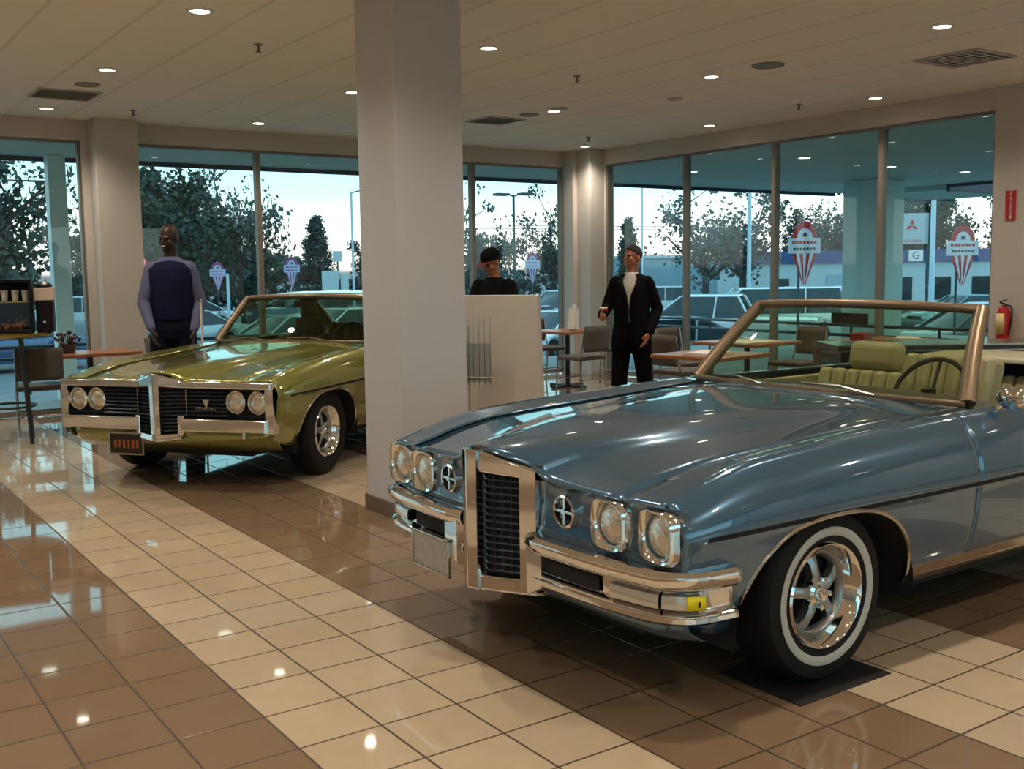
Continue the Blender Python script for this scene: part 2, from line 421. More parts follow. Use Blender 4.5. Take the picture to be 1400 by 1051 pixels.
# ------------------------------------------------------------------ show cars
# car frame: x = distance behind the nose, y = across (near side of the blue car is -y), z = up
def catmull(pts, t):
    n = len(pts)-1; x = min(max(t, 0), 1)*n; i = min(int(x), n-1); f = x-i
    p1, p2 = pts[i], pts[i+1]
    p0 = pts[i-1] if i > 0 else tuple(2*a-b for a, b in zip(p1, p2))
    p3 = pts[i+2] if i+2 <= n else tuple(2*a-b for a, b in zip(p2, p1))
    return tuple(0.5*((2*b)+(-a+c)*f+(2*a-5*b+4*c-d)*f*f+(-a+3*b-3*c+d)*f**3) for a, b, c, d in zip(p0, p1, p2, p3))
def car_paint(name, base, flake, rough=0.22):
    m = bpy.data.materials.new(name); m.use_nodes = True; t = m.node_tree; b = t.nodes['Principled BSDF']
    b.inputs['Metallic'].default_value = flake; b.inputs['Roughness'].default_value = rough
    b.inputs['Base Color'].default_value = (*base, 1)
    b.inputs['Coat Weight'].default_value = 1.0; b.inputs['Coat Roughness'].default_value = 0.02; b.inputs['Coat IOR'].default_value = 1.75
    n = t.nodes.new('ShaderNodeTexNoise'); n.inputs['Scale'].default_value = 900; co = t.nodes.new('ShaderNodeTexCoord')
    t.links.new(co.outputs['Object'], n.inputs['Vector'])
    bp = t.nodes.new('ShaderNodeBump'); bp.inputs['Strength'].default_value = 0.04; bp.inputs['Distance'].default_value = 0.001
    t.links.new(n.outputs['Fac'], bp.inputs['Height']); t.links.new(bp.outputs[0], b.inputs['Normal'])
    return m
M_lensglass = mat('headlight_glass', (0.78, 0.74, 0.66), 0.12, 0.75, coat=1.0, bump=0.5, nscale=60)
M_lamp_clear = mat('clear_lamp_lens', (0.55, 0.53, 0.50), 0.12, 0.5, coat=1.0)
M_whitewall = mat('whitewall', (0.42, 0.44, 0.43), 0.5)
M_wheel_grey = mat('wheel_silver', (0.33, 0.35, 0.36), 0.28, 0.85)
M_wsframe = mat('bronzed_frame', (0.25, 0.19, 0.13), 0.4, 0.7)
M_dash = mat('dash_vinyl', (0.05, 0.05, 0.035), 0.5)
M_carglass = glass('tinted_windscreen', (0.66, 0.72, 0.50), extra=0.01)
M_carglass2 = glass('tinted_side_glass', (0.6, 0.68, 0.6), extra=0.01)
M_red = mat('red_lens', (0.45, 0.01, 0.01), 0.15, coat=1.0)

class CarShape:
    def __init__(s, rows, sf, W, zr, arches, L, zcr=0.665):
        s.rows = rows; s.sf = sf; s.Wt = W; s.zrt = zr; s.arches = arches; s.L = L; s.zcr = zcr
    def top(s, x, u):
        """point on the upper skin; u 0 = centre line, 1 = fender peak"""
        flat = hermite([(r[0], tuple(v for p in r[1] for v in p)) for r in s.rows], x)
        pts = [(flat[2*i], flat[2*i+1]) for i in range(len(flat)//2)]
        y, z = catmull(pts, u)
        d = hermite(s.sf, abs(y))
        xx = x + d*max(0.0, 1-x/0.6)
        return xx, y, z
    def peak(s, x):
        # invert the warp near the nose
        d = hermite(s.sf, 0.85); x0 = (x-d)/(1-d/0.6) if x < 0.6 else x
        flat = hermite([(r[0], tuple(v for p in r[1] for v in p)) for r in s.rows], max(x0, 0))
        return flat[-2], flat[-1]
    def zb(s, x):
        z = hermite(s.zrt, x)
        for c, aw, zt in s.arches:
            d = abs(x-c)/aw
            if d < 1: z = max(z, z + (zt-z)*(1-d**2.5)**(1/2.1))
        return z
    def side(s, x, z):
        W = hermite(s.Wt, x); yp, zp = s.peak(x); zr = hermite(s.zrt, x)
        if z >= s.zcr:
            t = (z-s.zcr)/(zp-s.zcr); return W-(W-yp)*min(t, 1)**2.3
        t = (s.zcr-z)/(s.zcr-zr); e = min(1.0, t*14)
        return W-0.010*e-0.075*t*t
def skin_side(cs, x0, x1, sg, n=26, dens=0.035, zlow=None):
    xsn = []
    x = x0
    while x < x1-1e-4: xsn.append(x); x += dens
    xsn.append(x1)
    for c, aw, zt in cs.arches:
        for k in range(41):
            v = c+aw*math.sin(-pi/2+pi*k/40)
            if x0 < v < x1: xsn.append(v)
    xsn = sorted(xsn); cl = [xsn[0]]
    for v in xsn[1:]:
        if v-cl[-1] > 1e-4: cl.append(v)
    rows = []
    for x in cl:
        zb = cs.zb(x); 
        if zlow is not None: zb = max(zb, zlow)
        yp, zp = cs.peak(x); zc = cs.zcr; row = []
        for k in range(n+1):
            t = k/n
            zb = min(zb, zc-0.003)
            z = zb+(zc-zb)*(t/0.5) if t <= 0.5 else zc+(zp-zc)*((t-0.5)/0.5)
            row.append(Vector((x, sg*cs.side(x, z), z)))
        rows.append(row)
    return MB().grid(rows, flip=(sg > 0))
def skin_top(cs, x0, x1, u0, u1, sg=0, nu=14, dens=0.05, shape=None):
    n = max(2, int((x1-x0)/dens)); rows = []
    for i in range(n+1):
        x = x0+(x1-x0)*i/n; row = []
        us = [u0+(u1-u0)*k/nu for k in range(nu+1)]
        if sg == 0: seq = [(-1, u) for u in reversed(us)]+[(1, u) for u in us[1:]]
        else: seq = [(sg, u) for u in us]
        for g, u in seq:
            a, y, z = cs.top(x, u)
            if shape: a = shape(a, y)
            row.append(Vector((a, g*y, z)))
        rows.append(row)
    return MB().grid(rows, flip=(sg <= 0 and True) if sg <= 0 else False)
def arch_trim(cs, c, aw, zt, sg):
    path = []
    for k in range(49):
        x = c+aw*math.sin(-pi/2+pi*k/48)*0.999
        z = cs.zb(x); path.append((x, sg*(cs.side(x, z)+0.004), z))
    return MB().tube(path, 0.009, 6)

def wheel(parent, x, y, sg, R=0.338, whitewall=True):
    w = empty('wheel', (x, y, R), 0, parent)
    o = sg  # +1: outer face towards +y
    def L(prof, n=48): return MB().lathe([(r, h*o) for r, h in prof], ax='y', n=n)
    L([(0.19, -0.10), (0.235, -0.11), (0.30, -0.105), (R-0.012, -0.085), (R, -0.06), (R, 0.06), (R-0.012, 0.085), (0.31, 0.105), (0.27, 0.112), (0.222, 0.108), (0.195, 0.095), (0.188, 0.06)], 56).build('tire', M_rubber, w)
    if whitewall: L([(0.262, 0.1125), (0.258, 0.1145), (0.232, 0.1130), (0.228, 0.1095)], 64).build('whitewall', M_whitewall, w)
    L([(0.196, 0.088), (0.205, 0.104), (0.198, 0.112), (0.186, 0.104), (0.176, 0.075), (0.160, 0.045)], 56).build('trim_ring', M_chrome, w)
    rim = L([(0.185, -0.09), (0.185, 0.03), (0.150, 0.035), (0.150, 0.0), (0.0001, -0.01)], 48).build('rim', M_dark, w)
    L([(0.163, 0.046), (0.152, 0.058), (0.140, 0.046), (0.136, 0.03)], 48).build('wheel_centre_ring', M_wheel_grey, w)
    sp = MB()
    for k in range(5):
        a = 2*pi*k/5+pi/2+0.15
        ca, sa = math.cos(a), math.sin(a); ta, tb = -math.sin(a), math.cos(a)
        rows = []
        for r, hw, h in ((0.03, 0.030, 0.060), (0.07, 0.020, 0.072), (0.11, 0.019, 0.064), (0.145, 0.030, 0.050)):
            rows.append([Vector((r*ca+q*hw*ta, (h-d)*o, r*sa+q*hw*tb)) for q, d in ((-1, 0.04), (-1, 0.008), (-0.25, 0.0), (0.25, 0.0), (1, 0.008), (1, 0.04))])
        sp.grid(rows)
    sp.build('spoke', M_wheel_grey, w, smooth=30)
    L([(0.0001, 0.098), (0.020, 0.096), (0.026, 0.088), (0.030, 0.070), (0.045, 0.062), (0.046, 0.03)], 24).build('hub_cap', M_chrome, w)
    for k in range(5):
        a = 2*pi*k/5+pi/2+0.15+pi/5; MB().cyl((0.058*math.cos(a), 0.066*o, 0.058*math.sin(a)), 0.010, 0.024, 'y', 8).build('lug_nut', M_chrome, w)
    return w

def sweep(path, section, close=False):
    """path [(x,y)], section [(outward offset, z)] ; outward = left of travel flipped away from the car"""
    rows = []
    for i, p in enumerate(path):
        a = path[max(i-1, 0)]; b = path[min(i+1, len(path)-1)]
        tx, ty = b[0]-a[0], b[1]-a[1]; l = math.hypot(tx, ty); nx, ny = -ty/l, tx/l
        if nx > 0 and abs(nx) > abs(ny): nx, ny = -nx, -ny
        if abs(ny) >= abs(nx) and ny*p[1] < 0: nx, ny = -nx, -ny
        rows.append([Vector((p[0]+nx*o, p[1]+ny*o, z)) for o, z in section])
    return rows
def smooth_path(pts, n=40):
    return [catmull(pts, i/n) for i in range(n+1)]

def headlight(parent, x, y, z, yaw=0.0, r=0.073, square=True, ring=M_chrome, name='headlight'):
    h = empty(name, (x, y, z), yaw, parent)
    mb = MB(); n = 40
    def sq(R, p):
        return [(R/((abs(math.cos(a))**p+abs(math.sin(a))**p)**(1/p))*math.cos(a), R/((abs(math.cos(a))**p+abs(math.sin(a))**p)**(1/p))*math.sin(a)) for a in [2*pi*k/n for k in range(n)]]
    R = r+0.019
    prof = [(R+0.004, 0.05, 4.5), (R+0.004, -0.004, 4.5), (R-0.004, -0.016, 4.0), (r+0.004, -0.010, 2.4), (r, 0.004, 2), (r-0.002, 0.03, 2)] if square else [(r+0.016, 0.04, 2), (r+0.016, -0.006, 2), (r+0.006, -0.014, 2), (r, -0.004, 2), (r-0.002, 0.03, 2)]
    mb.grid([[Vector((d, a, b)) for a, b in sq(q, p)] for q, d, p in prof], cu=True)
    mb.build('bezel', ring, h, smooth=50)
    MB().lathe([(0.0001, -0.006), (r*0.5, -0.003), (r*0.85, 0.006), (r-0.001, 0.016)], ax='x', n=36).build('lens', M_lensglass, h, smooth=180)
    return h

def seat_part(parent, x, y, w, m, base=0.33, back=0.78, rest=True, depth=0.52, lean=0.28, name='front_seat'):
    s = empty(name, (x, y, 0), 0, parent)
    def cushion(c, d, M=None, bev=0.05, ribs=0, nm='cushion'):
        mb = MB().box((0, 0, 0), d); 
        ob = mb.build(nm, m, s, smooth=60, bevel=bev, seg=4); ob.location = c
        if M: ob.rotation_euler = M
        return ob
    cushion((-0.25+0.0, 0, base+0.09), (depth, w, 0.18), (0, -0.08, 0), nm='seat_cushion')
    bx = 0.06
    bmb = MB(); ns = max(3, int(w/0.085))
    for k in range(ns):
        yy = -w/2+w*(k+0.5)/ns
        bmb.box((0, yy, 0), (0.13, w/ns*0.97, back-base-0.02))
    ob = bmb.build('backrest', m, s, smooth=60, bevel=0.03, seg=3); ob.location = (bx+0.07, 0, (base+back)/2+0.07); ob.rotation_euler = (0, lean, 0)
    if rest:
        o2 = MB().box((0, 0, 0), (0.12, min(w*0.62, 0.34), 0.17)).build('headrest', m, s, smooth=60, bevel=0.05, seg=4)
        o2.location = (bx+0.19, 0, back+0.135); o2.rotation_euler = (0, lean*0.6, 0)
        MB().tube([(bx+0.17, 0.06, back), (bx+0.18, 0.06, back+0.09)], 0.006, 8).tube([(bx+0.17, -0.06, back), (bx+0.18, -0.06, back+0.09)], 0.006, 8).build('headrest_post', M_chrome, s)
    return s

def interior(parent, m_seat, cs, x_rear=4.0):
    dash = []
    for y, z in ((-0.80, 0), (-0.5, 0.02), (0, 0.03), (0.5, 0.02), (0.80, 0)):
        dash.append([Vector((1.98+0.05*abs(y), y, 0.915+z)), Vector((2.25, y, 0.93+z)), Vector((2.40, y, 0.915+z)), Vector((2.44, y, 0.86+z)), Vector((2.38, y, 0.70)), Vector((2.25, y, 0.55))])
    MB().grid(dash).build('dashboard', M_dash, parent, smooth=60)
    seat_part(parent, 2.80, 0.40, 0.66, m_seat, 0.36, 0.90)
    seat_part(parent, 2.66, -0.20, 0.52, m_seat, 0.36, 1.03, rest=False)
    seat_part(parent, x_rear, 0, 1.25, m_seat, 0.38, 0.80, rest=False, depth=0.5, name='rear_seat')
    st = empty('steering_wheel', (2.39, -0.38, 0.935), 0, parent)
    M = Matrix.Rotation(-1.02, 3, 'Y')
    MB().tube([M @ Vector((0.19*math.cos(2*pi*k/40), 0.19*math.sin(2*pi*k/40), 0)) for k in range(40)], 0.012, 8, closed=True).build('wheel_rim', M_black, st)
    sp = MB()
    for a in (0.35, pi-0.35+0.0, -pi/2):
        sp.tube([M @ Vector((0.03*math.cos(a+pi/2), 0.03*math.sin(a+pi/2), -0.02)), M @ Vector((0.18*math.cos(a+pi/2), 0.18*math.sin(a+pi/2), 0))], 0.010, 6)
    sp.cyl((0, 0, 0), 0.035, 0.05).build('wheel_spoke', M_black, st)
    MB().tube([(0, 0, -0.02), (-0.15, 0, -0.09)], 0.03, 10).build('steering_column', M_dash, st)
    MB().bb(1.9, 4.3, -0.80, 0.80, 0.26, 0.33).build('cabin_floor', M_dash, parent)
    for sg in (-1, 1):
        MB().bb(1.95, 4.35, sg*0.80, sg*0.83, 0.33, 0.905).build('door_card', m_seat, parent, bevel=0.01)

def windscreen(parent, cs, xb=1.90, xt=2.26, zb=0.955, zt=1.35, wb=0.815, wt=0.665, frame=M_wsframe, rf=0.027, zc=0.012):
    def P(u, v):      # u -1..1 across, v 0..1 up
        w = wb+(wt-wb)*v
        y = u*w; bow = 0.10+0.02*(1-v)
        x = (xb+(xt-xb)*v) + bow*(abs(u)**2.4) - 0.015*math.sin(pi*v)
        z = zb+(zt-zb)*v + (0.012*(1-v)+zc*1.6*v)*(1-abs(u)**2)
        return Vector((x, y, z))
    g = MB().grid([[P(-1+2*i/24, j/8) for i in range(25)] for j in range(9)]).build('windscreen', M_carglass, parent, smooth=180)
    up = MB()
    for sg in (-1, 1): up.tube([P(sg, j/8) for j in range(9)], [rf*1.55-rf*0.35*j/8 for j in range(9)], 8, ry=rf*1.25, up=(1, 0, 0))
    up.tube([P(-1+2*i/24, 1) for i in range(25)], rf, 8, ry=rf*0.85)
    up.tube([P(-1+2*i/24, 0)+Vector((-0.01, 0, 0.0)) for i in range(25)], rf*0.55, 6)
    up.build('windscreen_frame', frame, parent, smooth=60)
    mi = empty('interior_mirror', P(0, 0.86)+Vector((0.07, 0, -0.02)), 0, parent)
    MB().box((0, 0, 0), (0.02, 0.22, 0.055)).build('mirror_back', M_black, mi, bevel=0.008)
    wi = MB()
    for y in (-0.45, 0.2): wi.tube([P(y/wb, 0)+Vector((-0.05, 0, 0.01)), P((y+0.20)/wb, 0)+Vector((-0.03, 0, 0.035)), P((y+0.42)/wb, 0)+Vector((-0.02, 0, 0.03))], 0.006, 6)
    wi.build('wiper', M_chrome_soft, parent)
    return P

def car_base(name, label, paint, cs, loc, rz, seat_mat, whitewall):
    root = empty(name, loc, rz); tag(root, label, 'car', 'classic show cars')
    ax = cs.arches
    MB().bb(0.35, cs.L-0.35, -0.60, 0.60, 0.22, 0.34).bb(0.45, 1.85, -0.62, 0.62, 0.30, 0.72).bb(4.45, cs.L-0.3, -0.62, 0.62, 0.30, 0.74).bb(1.50, 3.60, -0.86, 0.86, 0.24, 0.30).build('chassis_light_block', M_dark, root, smooth=0)  # floor pan, plus unseen black boxes added to block light inside the body
    for c, aw, zt in ax:
        for sg in (-1, 1):
            rows = []
            for k in range(17):
                a = pi*k/16; r = aw+0.015
                rows.append([Vector((c+r*math.cos(a), sg*y, 0.24+(zt-0.22)*math.sin(a)**0.8)) for y in (0.60, 0.80, cs.side(c, 0.66)-0.03)])
            mb = MB().grid(rows); mb.add([(c-aw, sg*0.61, 0.22), (c+aw, sg*0.61, 0.22), (c+aw, sg*0.61, 0.72), (c-aw, sg*0.61, 0.72)], [(0, 1, 2, 3)])
            mb.build('wheel_well', M_dark, root)
            arch_trim(cs, c, aw, zt, sg).build('wheel_arch_trim', M_chrome_soft, root)
            wheel(root, c+0.01, sg*0.835, sg, whitewall=whitewall)
    hf = hermite(cs.sf, 0.985)
    for sg in (-1, 1):
        f = skin_side(cs, hf, 1.808, sg); 
        f.build('front_fender', paint, root, smooth=50, solid=0.006)
        skin_side(cs, 1.813, 3.193, sg, zlow=0.37).build('door', paint, root, smooth=50, solid=0.006)
        skin_side(cs, 3.198, cs.L-0.05, sg).build('quarter_panel', paint, root, smooth=50, solid=0.006)
        sb = MB()
        for xg in (1.8105, 3.1955):
            sb.grid([[Vector((xg+dx, sg*(cs.side(xg, z)-0.012), z)) for z in [0.38+0.52*k/12 for k in range(13)]] for dx in (-0.03, 0.03)])
        sb.build('door_gap_shade', M_dark, root)  # black strips added behind the door gaps to stand for their shade
        rk = MB().grid([[Vector((x, sg*(cs.side(x, z)+o), z)) for o, z in ((0.0, 0.372), (0.012, 0.365), (0.012, 0.33), (0.008, 0.325), (0.010, 0.318), (0.004, 0.300), (-0.02, 0.292))] for x in [1.44+(3.66-1.44)*k/30 for k in range(31)]])
        rk.build('rocker_trim', M_chrome_soft, root, smooth=30)
        st = MB().grid([[Vector((x, sg*(cs.side(x, cs.zcr)+o), cs.zcr+z)) for o, z in ((-0.004, 0.011), (0.006, 0.008), (0.006, -0.008), (-0.008, -0.011))] for x in [0.28+(cs.L-0.5-0.28)*k/80 for k in range(81)]])
        st.build('side_moulding', M_side_mould, root, smooth=30)
        for k, xx in ((0, 3.03),):
            hd = empty('door_handle', (xx, sg*(cs.side(xx, 0.80)+0.02), 0.80), 0, root)
            MB().box((0, 0, 0), (0.16, 0.02, 0.022)).build('handle_bar', M_chrome, hd, bevel=0.006)
    # fender tops, hood, cowl, deck
    uh = 0.8
    skin_top(cs, 0.0, 1.74, 0, uh-0.004, nu=16).build('hood', paint, root, smooth=60, solid=0.006)
    for sg in (-1, 1):
        skin_top(cs, 0.0, 2.02, uh+0.004, 1, sg, nu=6).build('fender_top', paint, root, smooth=60, solid=0.006)
        skin_top(cs, 2.02, 4.30, 0.955, 1, sg, nu=4).build('door_top', paint, root, smooth=60, solid=0.006)
    skin_top(cs, 1.752, 2.00, 0, uh+0.003, nu=16, shape=lambda a, y: a+(0.10*(abs(y)/0.8)**2.4)*max(0, (a-1.752)/0.25)).build('cowl', paint, root, smooth=60, solid=0.006)
    skin_top(cs, 4.36, cs.L-0.08, 0, uh-0.004, nu=14).build('trunk_lid', paint, root, smooth=60, solid=0.006)
    for sg in (-1, 1): skin_top(cs, 4.30, cs.L-0.05, uh+0.004, 1, sg, nu=6).build('quarter_top', paint, root, smooth=60, solid=0.006)
    # tail
    xr = cs.L-0.05; rows = []
    for i in range(25):
        u = -1+i/12; yp, zp = cs.peak(xr); W = hermite(cs.Wt, xr)
        rows.append([Vector((xr+0.03*(1-u*u)+o, u*(W-0.02), z)) for o, z in ((0.0, zp), (0.03, zp-0.06), (0.03, 0.55), (0.0, 0.36))])
    MB().grid(rows).build('tail_panel', paint, root, smooth=60)
    pth = smooth_path([(xr+0.05, -0.95), (xr+0.10, -0.8), (xr+0.12, 0), (xr+0.10, 0.8), (xr+0.05, 0.95)])
    MB().grid([[Vector((p[0]+o, p[1], z)) for o, z in ((-0.06, 0.56), (0.03, 0.55), (0.045, 0.49), (0.03, 0.42), (-0.05, 0.40))] for p in pth]).build('rear_bumper', M_chrome, root, smooth=60)
    for sg in (-1, 1): MB().box((xr+0.07, sg*0.55, 0.66), (0.03, 0.55, 0.08)).build('tail_lamp', M_red, root, bevel=0.01)
    interior(root, seat_mat, cs)
    mm = empty('door_mirror', (2.12, -0.965, 0.985), 0, root)
    MB().ball((0, 0, 0), (0.035, 0.075, 0.05)).build('mirror_shell', M_chrome, mm)
    MB().tube([(-0.03, 0.10, -0.075), (0.0, 0.03, -0.02)], 0.011, 8).build('mirror_stalk', M_chrome, mm)
    return root
M_side_mould = mat('dark_side_moulding', (0.008, 0.009, 0.010), 0.5, spec=0.2)

Wt = [(0.13, 0.965), (0.19, 0.985), (0.27, 0.993), (0.5, 0.998), (1.0, 1.0), (1.8, 1.01), (3.0, 1.01), (4.2, 1.0), (5.0, 0.97), (5.7, 0.91)]
zrt = [(0.13, 0.37), (0.3, 0.33), (0.45, 0.30), (1.4, 0.295), (2, 0.295), (5.0, 0.30), (5.4, 0.34), (5.7, 0.38)]
rows_blue = [
 (0.00, ((0, .872), (.11, .862), (.24, .822), (.33, .782), (.72, .772), (.905, .770))),
 (0.12, ((0, .886), (.13, .880), (.25, .848), (.34, .806), (.72, .790), (.903, .793))),
 (0.30, ((0, .900), (.15, .897), (.28, .878), (.37, .845), (.73, .825), (.898, .835))),
 (0.60, ((0, .920), (.20, .918), (.33, .902), (.43, .876), (.74, .862), (.892, .880))),
 (1.20, ((0, .948), (.27, .946), (.42, .930), (.53, .906), (.74, .895), (.892, .915))),
 (1.80, ((0, .965), (.32, .964), (.50, .952), (.62, .935), (.76, .925), (.895, .938))),
 (2.10, ((0, .972), (.34, .970), (.54, .960), (.66, .945), (.78, .938), (.895, .942))),
 (3.20, ((0, .970), (.34, .968), (.54, .960), (.66, .948), (.78, .938), (.895, .935))),
 (4.30, ((0, .965), (.34, .964), (.54, .960), (.66, .952), (.77, .945), (.885, .950))),
 (5.00, ((0, .935), (.34, .934), (.54, .930), (.65, .925), (.75, .925), (.87, .935))),
 (5.70, ((0, .860), (.34, .860), (.52, .858), (.62, .855), (.72, .855), (.83, .865)))]
sf_blue = [(0, .025), (.12, .045), (.25, .115), (.5, .132), (.8, .150), (.93, .165), (1.0, .188)]
blue = CarShape(rows_blue, sf_blue, Wt, zrt, [(0.945, 0.49, 0.662), (4.13, 0.45, 0.62)], 5.70)
P_blue = car_paint('steel_blue_paint', (0.041, 0.128, 0.225), 0.55)
M_seat_cream = mat('cream_vinyl', (0.30, 0.29, 0.17), 0.45, noise=0.08, nscale=8)
BC = car_base('classic_convertible', 'large steel blue open-top classic car with twin chrome grille ports and whitewall tyres, roof down', P_blue, blue, (0.87, -0.03, 0), 0.0, M_seat_cream, True)
windscreen(BC, blue)

def sfg(l):
    return -0.02+0.13*(min(abs(l), 0.26)/0.25)**1.15
def lprism(mb, poly, a, b, f=sfg):
    """poly in (y,z), outline subdivided so it follows the swept-back nose"""
    pts = []
    for i, p in enumerate(poly):
        q = poly[(i+1) % len(poly)]; n = max(1, int(abs(q[0]-p[0])/0.03))
        for k in range(n): pts.append((p[0]+(q[0]-p[0])*k/n, p[1]+(q[1]-p[1])*k/n))
    return mb.prism(pts, lambda p, d: Vector((f(p[0])+d, p[0], p[1])), a, b)
def quadbar(mb, y0, y1, zb0, zb1, zt0, zt1, a, b, f=sfg, n=6):
    """bar between y0..y1, bottom z from zb0 to zb1, top zt0 to zt1, cut in slices"""
    A = []; 
    for i in range(n+1):
        t = i/n; y = y0+(y1-y0)*t; zb = zb0+(zb1-zb0)*t; zt = zt0+(zt1-zt0)*t; x = f(y)
        A.append([Vector((x+b, y, zb)), Vector((x+a+0.006, y, zb)), Vector((x+a, y, zb+0.006)), Vector((x+a, y, zt-0.006)), Vector((x+a+0.006, y, zt)), Vector((x+b, y, zt))])
    mb.grid(A, cu=True)
    for r in (A[0], A[-1]): mb.add(r, [tuple(range(6))])
    return mb
def blue_nose(root):
    g = MB()
    for s in (-1, 1):
        quadbar(g, s*0.20, s*0.258, 0.318, 0.335, 0.822, 0.800, 0, 0.16)
        quadbar(g, s*0.04, s*0.258, 0.785, 0.770, 0.868, 0.812, 0, 0.14)
        quadbar(g, s*0.03, s*0.258, 0.318, 0.322, 0.378, 0.385, 0, 0.30)
    for s in (-1, 1): quadbar(g, s*0.250, s*0.345, 0.335, 0.382, 0.560, 0.572, 0.0, 0.10, lambda l: 0.075+0.10*max(0, 0.30-abs(l))*0, 4)
    quadbar(g, -0.048, 0.048, 0.320, 0.320, 0.872, 0.872, -0.012, 0.14, lambda l: -0.02+0.35*abs(l), 8)
    g.build('grille_surround', M_chrome, root, smooth=35, bevel=0.004)
    hs = MB()
    for s in (-1, 1): quadbar(hs, 0, s*0.262, 0.868, 0.806, 0.882, 0.822, 0.018, 0.06)
    hs.build('hood_gap_shade', M_dark, root, smooth=0)  # black strip standing for the shaded gap under the hood lip
    for s in (-1, 1):
        gm = empty('grille_port', (0, 0, 0), 0, root)
        quadbar(MB(), s*0.046, s*0.202, 0.372, 0.372, 0.79, 0.79, 0.045, 0.055).build('grille_backing', M_dark, gm)
        r = MB()
        for k in range(15): 
            z = 0.392+k*0.0275; quadbar(r, s*0.047, s*0.201, z, z, z+0.008, z+0.008, 0.028, 0.046)
        for k in range(4):
            y = s*(0.075+k*0.034); quadbar(r, y-0.002, y+0.002, 0.38, 0.38, 0.79, 0.79, 0.034, 0.046, n=1)
        r.build('grille_mesh', M_grille, gm, smooth=0)
    # body coloured nose panels with lamps
    for s in (-1, 1):
        rows = []
        for i in range(31):
            l = 0.258+(0.985-0.258)*i/30; x0 = hermite(sf_blue, l); 
            zt = 0.812-0.030*min(1, (l-0.258)/0.09)-0.010; zb_ = 0.555
            rows.append([Vector((x0+0.004+d, s*l, zt+(zb_-zt)*t)) for t, d in ((0, 0), (0.04, 0.012), (0.15, 0.022), (0.5, 0.026), (0.8, 0.018), (1, 0.0))])
        MB().grid(rows, flip=(s > 0)).build('nose_panel', P_blue, root, smooth=50, solid=0.004)
        for l, r, sq in ((0.873, 0.072, True), (0.645, 0.072, True)):
            headlight(root, hermite(sf_blue, l)+0.012, s*l, 0.670, yaw=(0.10 if l > 0.8 else 0.03)*s, r=r)
        hn = empty('horn_port', (hermite(sf_blue, 0.40)+0.016, s*0.405, 0.675), 0, root)
        MB().lathe([(0.062, 0.02), (0.062, -0.008), (0.052, -0.010), (0.048, 0.015)], ax='x', n=32).build('bezel', M_chrome, hn)
        MB().lathe([(0.0001, 0.012), (0.049, 0.012)], ax='x', n=24).build('port_backing', M_dark, hn)
        MB().box((0, 0, 0), (0.012, 0.096, 0.010)).box((0, 0, 0), (0.012, 0.010, 0.096)).cyl((-0.006, 0, 0), 0.012, 0.012, 'x').build('cross_bar', M_chrome, hn)
    # bumper halves
    pts = [(0.095, 0.235), (0.072, 0.34), (0.078, 0.60), (0.100, 0.80), (0.135, 0.925), (0.225, 1.010), (0.385, 1.035)]
    sec = [(-0.11, 0.562), (-0.04, 0.572), (0.0, 0.570), (0.014, 0.556), (0.016, 0.535), (0.004, 0.512), (-0.012, 0.502), (-0.034, 0.496), (-0.036, 0.432), (-0.010, 0.424), (0.002, 0.414), (0.002, 0.398), (-0.014, 0.386), (-0.07, 0.380)]
    for s in (-1, 1):
        pth = [(a, s*b) for a, b in smooth_path(pts, 60)]
        bp = empty('front_bumper', (0, 0, 0), 0, root)
        MB().grid(sweep(pth, sec), flip=(s > 0)).build('bumper_bar', M_chrome, bp, smooth=35, solid=0.004)
        sub = [p for p in pth if 0.30 < abs(p[1]) < 0.66]
        MB().grid(sweep(sub, [(-0.030, 0.494), (-0.026, 0.490), (-0.026, 0.440), (-0.030, 0.436)])).build('bumper_slot', M_dark, bp)
        sub = [p for p in pth if abs(p[1]) > 0.70 and p[0] < 0.25]
        k = len(sub)*5//9
        for q in (sub[:k], sub[k:]):
            MB().grid(sweep(q, [(-0.036, 0.492), (-0.012, 0.486), (-0.008, 0.462), (-0.012, 0.440), (-0.036, 0.434)])).build('parking_lamp', M_lamp_clear, bp)
        if s < 0:
            q = [(a, b) for a, b in pth if 0.19 < a < 0.262]
            ys = empty('sticker', (0, 0, 0), 0, bp)
            MB().grid(sweep(q, [(-0.0075, 0.488), (-0.0035, 0.464), (-0.0065, 0.440)])).build('sticker_sheet', mat('yellow_sticker', (0.85, 0.72, 0.01), 0.5), ys, solid=0.001)
            a, b = q[len(q)//2]
            MB().box((a-0.006, b-0.010, 0.466), (0.018, 0.006, 0.014), rot('Z', 0.6)).build('sticker_mark', M_dark, ys)
    # valance, plate
    pv = [(0.22, -0.985), (0.14, -0.85), (0.12, -0.5), (0.12, 0), (0.12, 0.5), (0.14, 0.85), (0.22, 0.985)]
    MB().grid([[Vector((p[0]+o, p[1]*k_, z)) for o, k_, z in ((0.0, 0.97, 0.40), (0.02, 0.97, 0.35), (0.08, 0.965, 0.31), (0.16, 0.95, 0.285))] for p in smooth_path(pv, 40)]).build('front_valance', P_blue, root, smooth=60, solid=0.004)
    lp = empty('licence_plate', (0.07, 0.455, 0.352), 0, root)
    MB().box((0, 0, 0), (0.008, 0.30, 0.15)).build('plate_sheet', mat('plate_grey', (0.33, 0.32, 0.30), 0.4, noise=0.25, nscale=40), lp, bevel=0.004)
    f = MB()
    for sg in (-1, 1): f.box((-0.003, sg*0.152, 0), (0.014, 0.010, 0.162)); f.box((-0.003, 0, sg*0.077), (0.014, 0.314, 0.010))
    f.build('plate_frame', M_chrome_soft, lp, bevel=0.002)
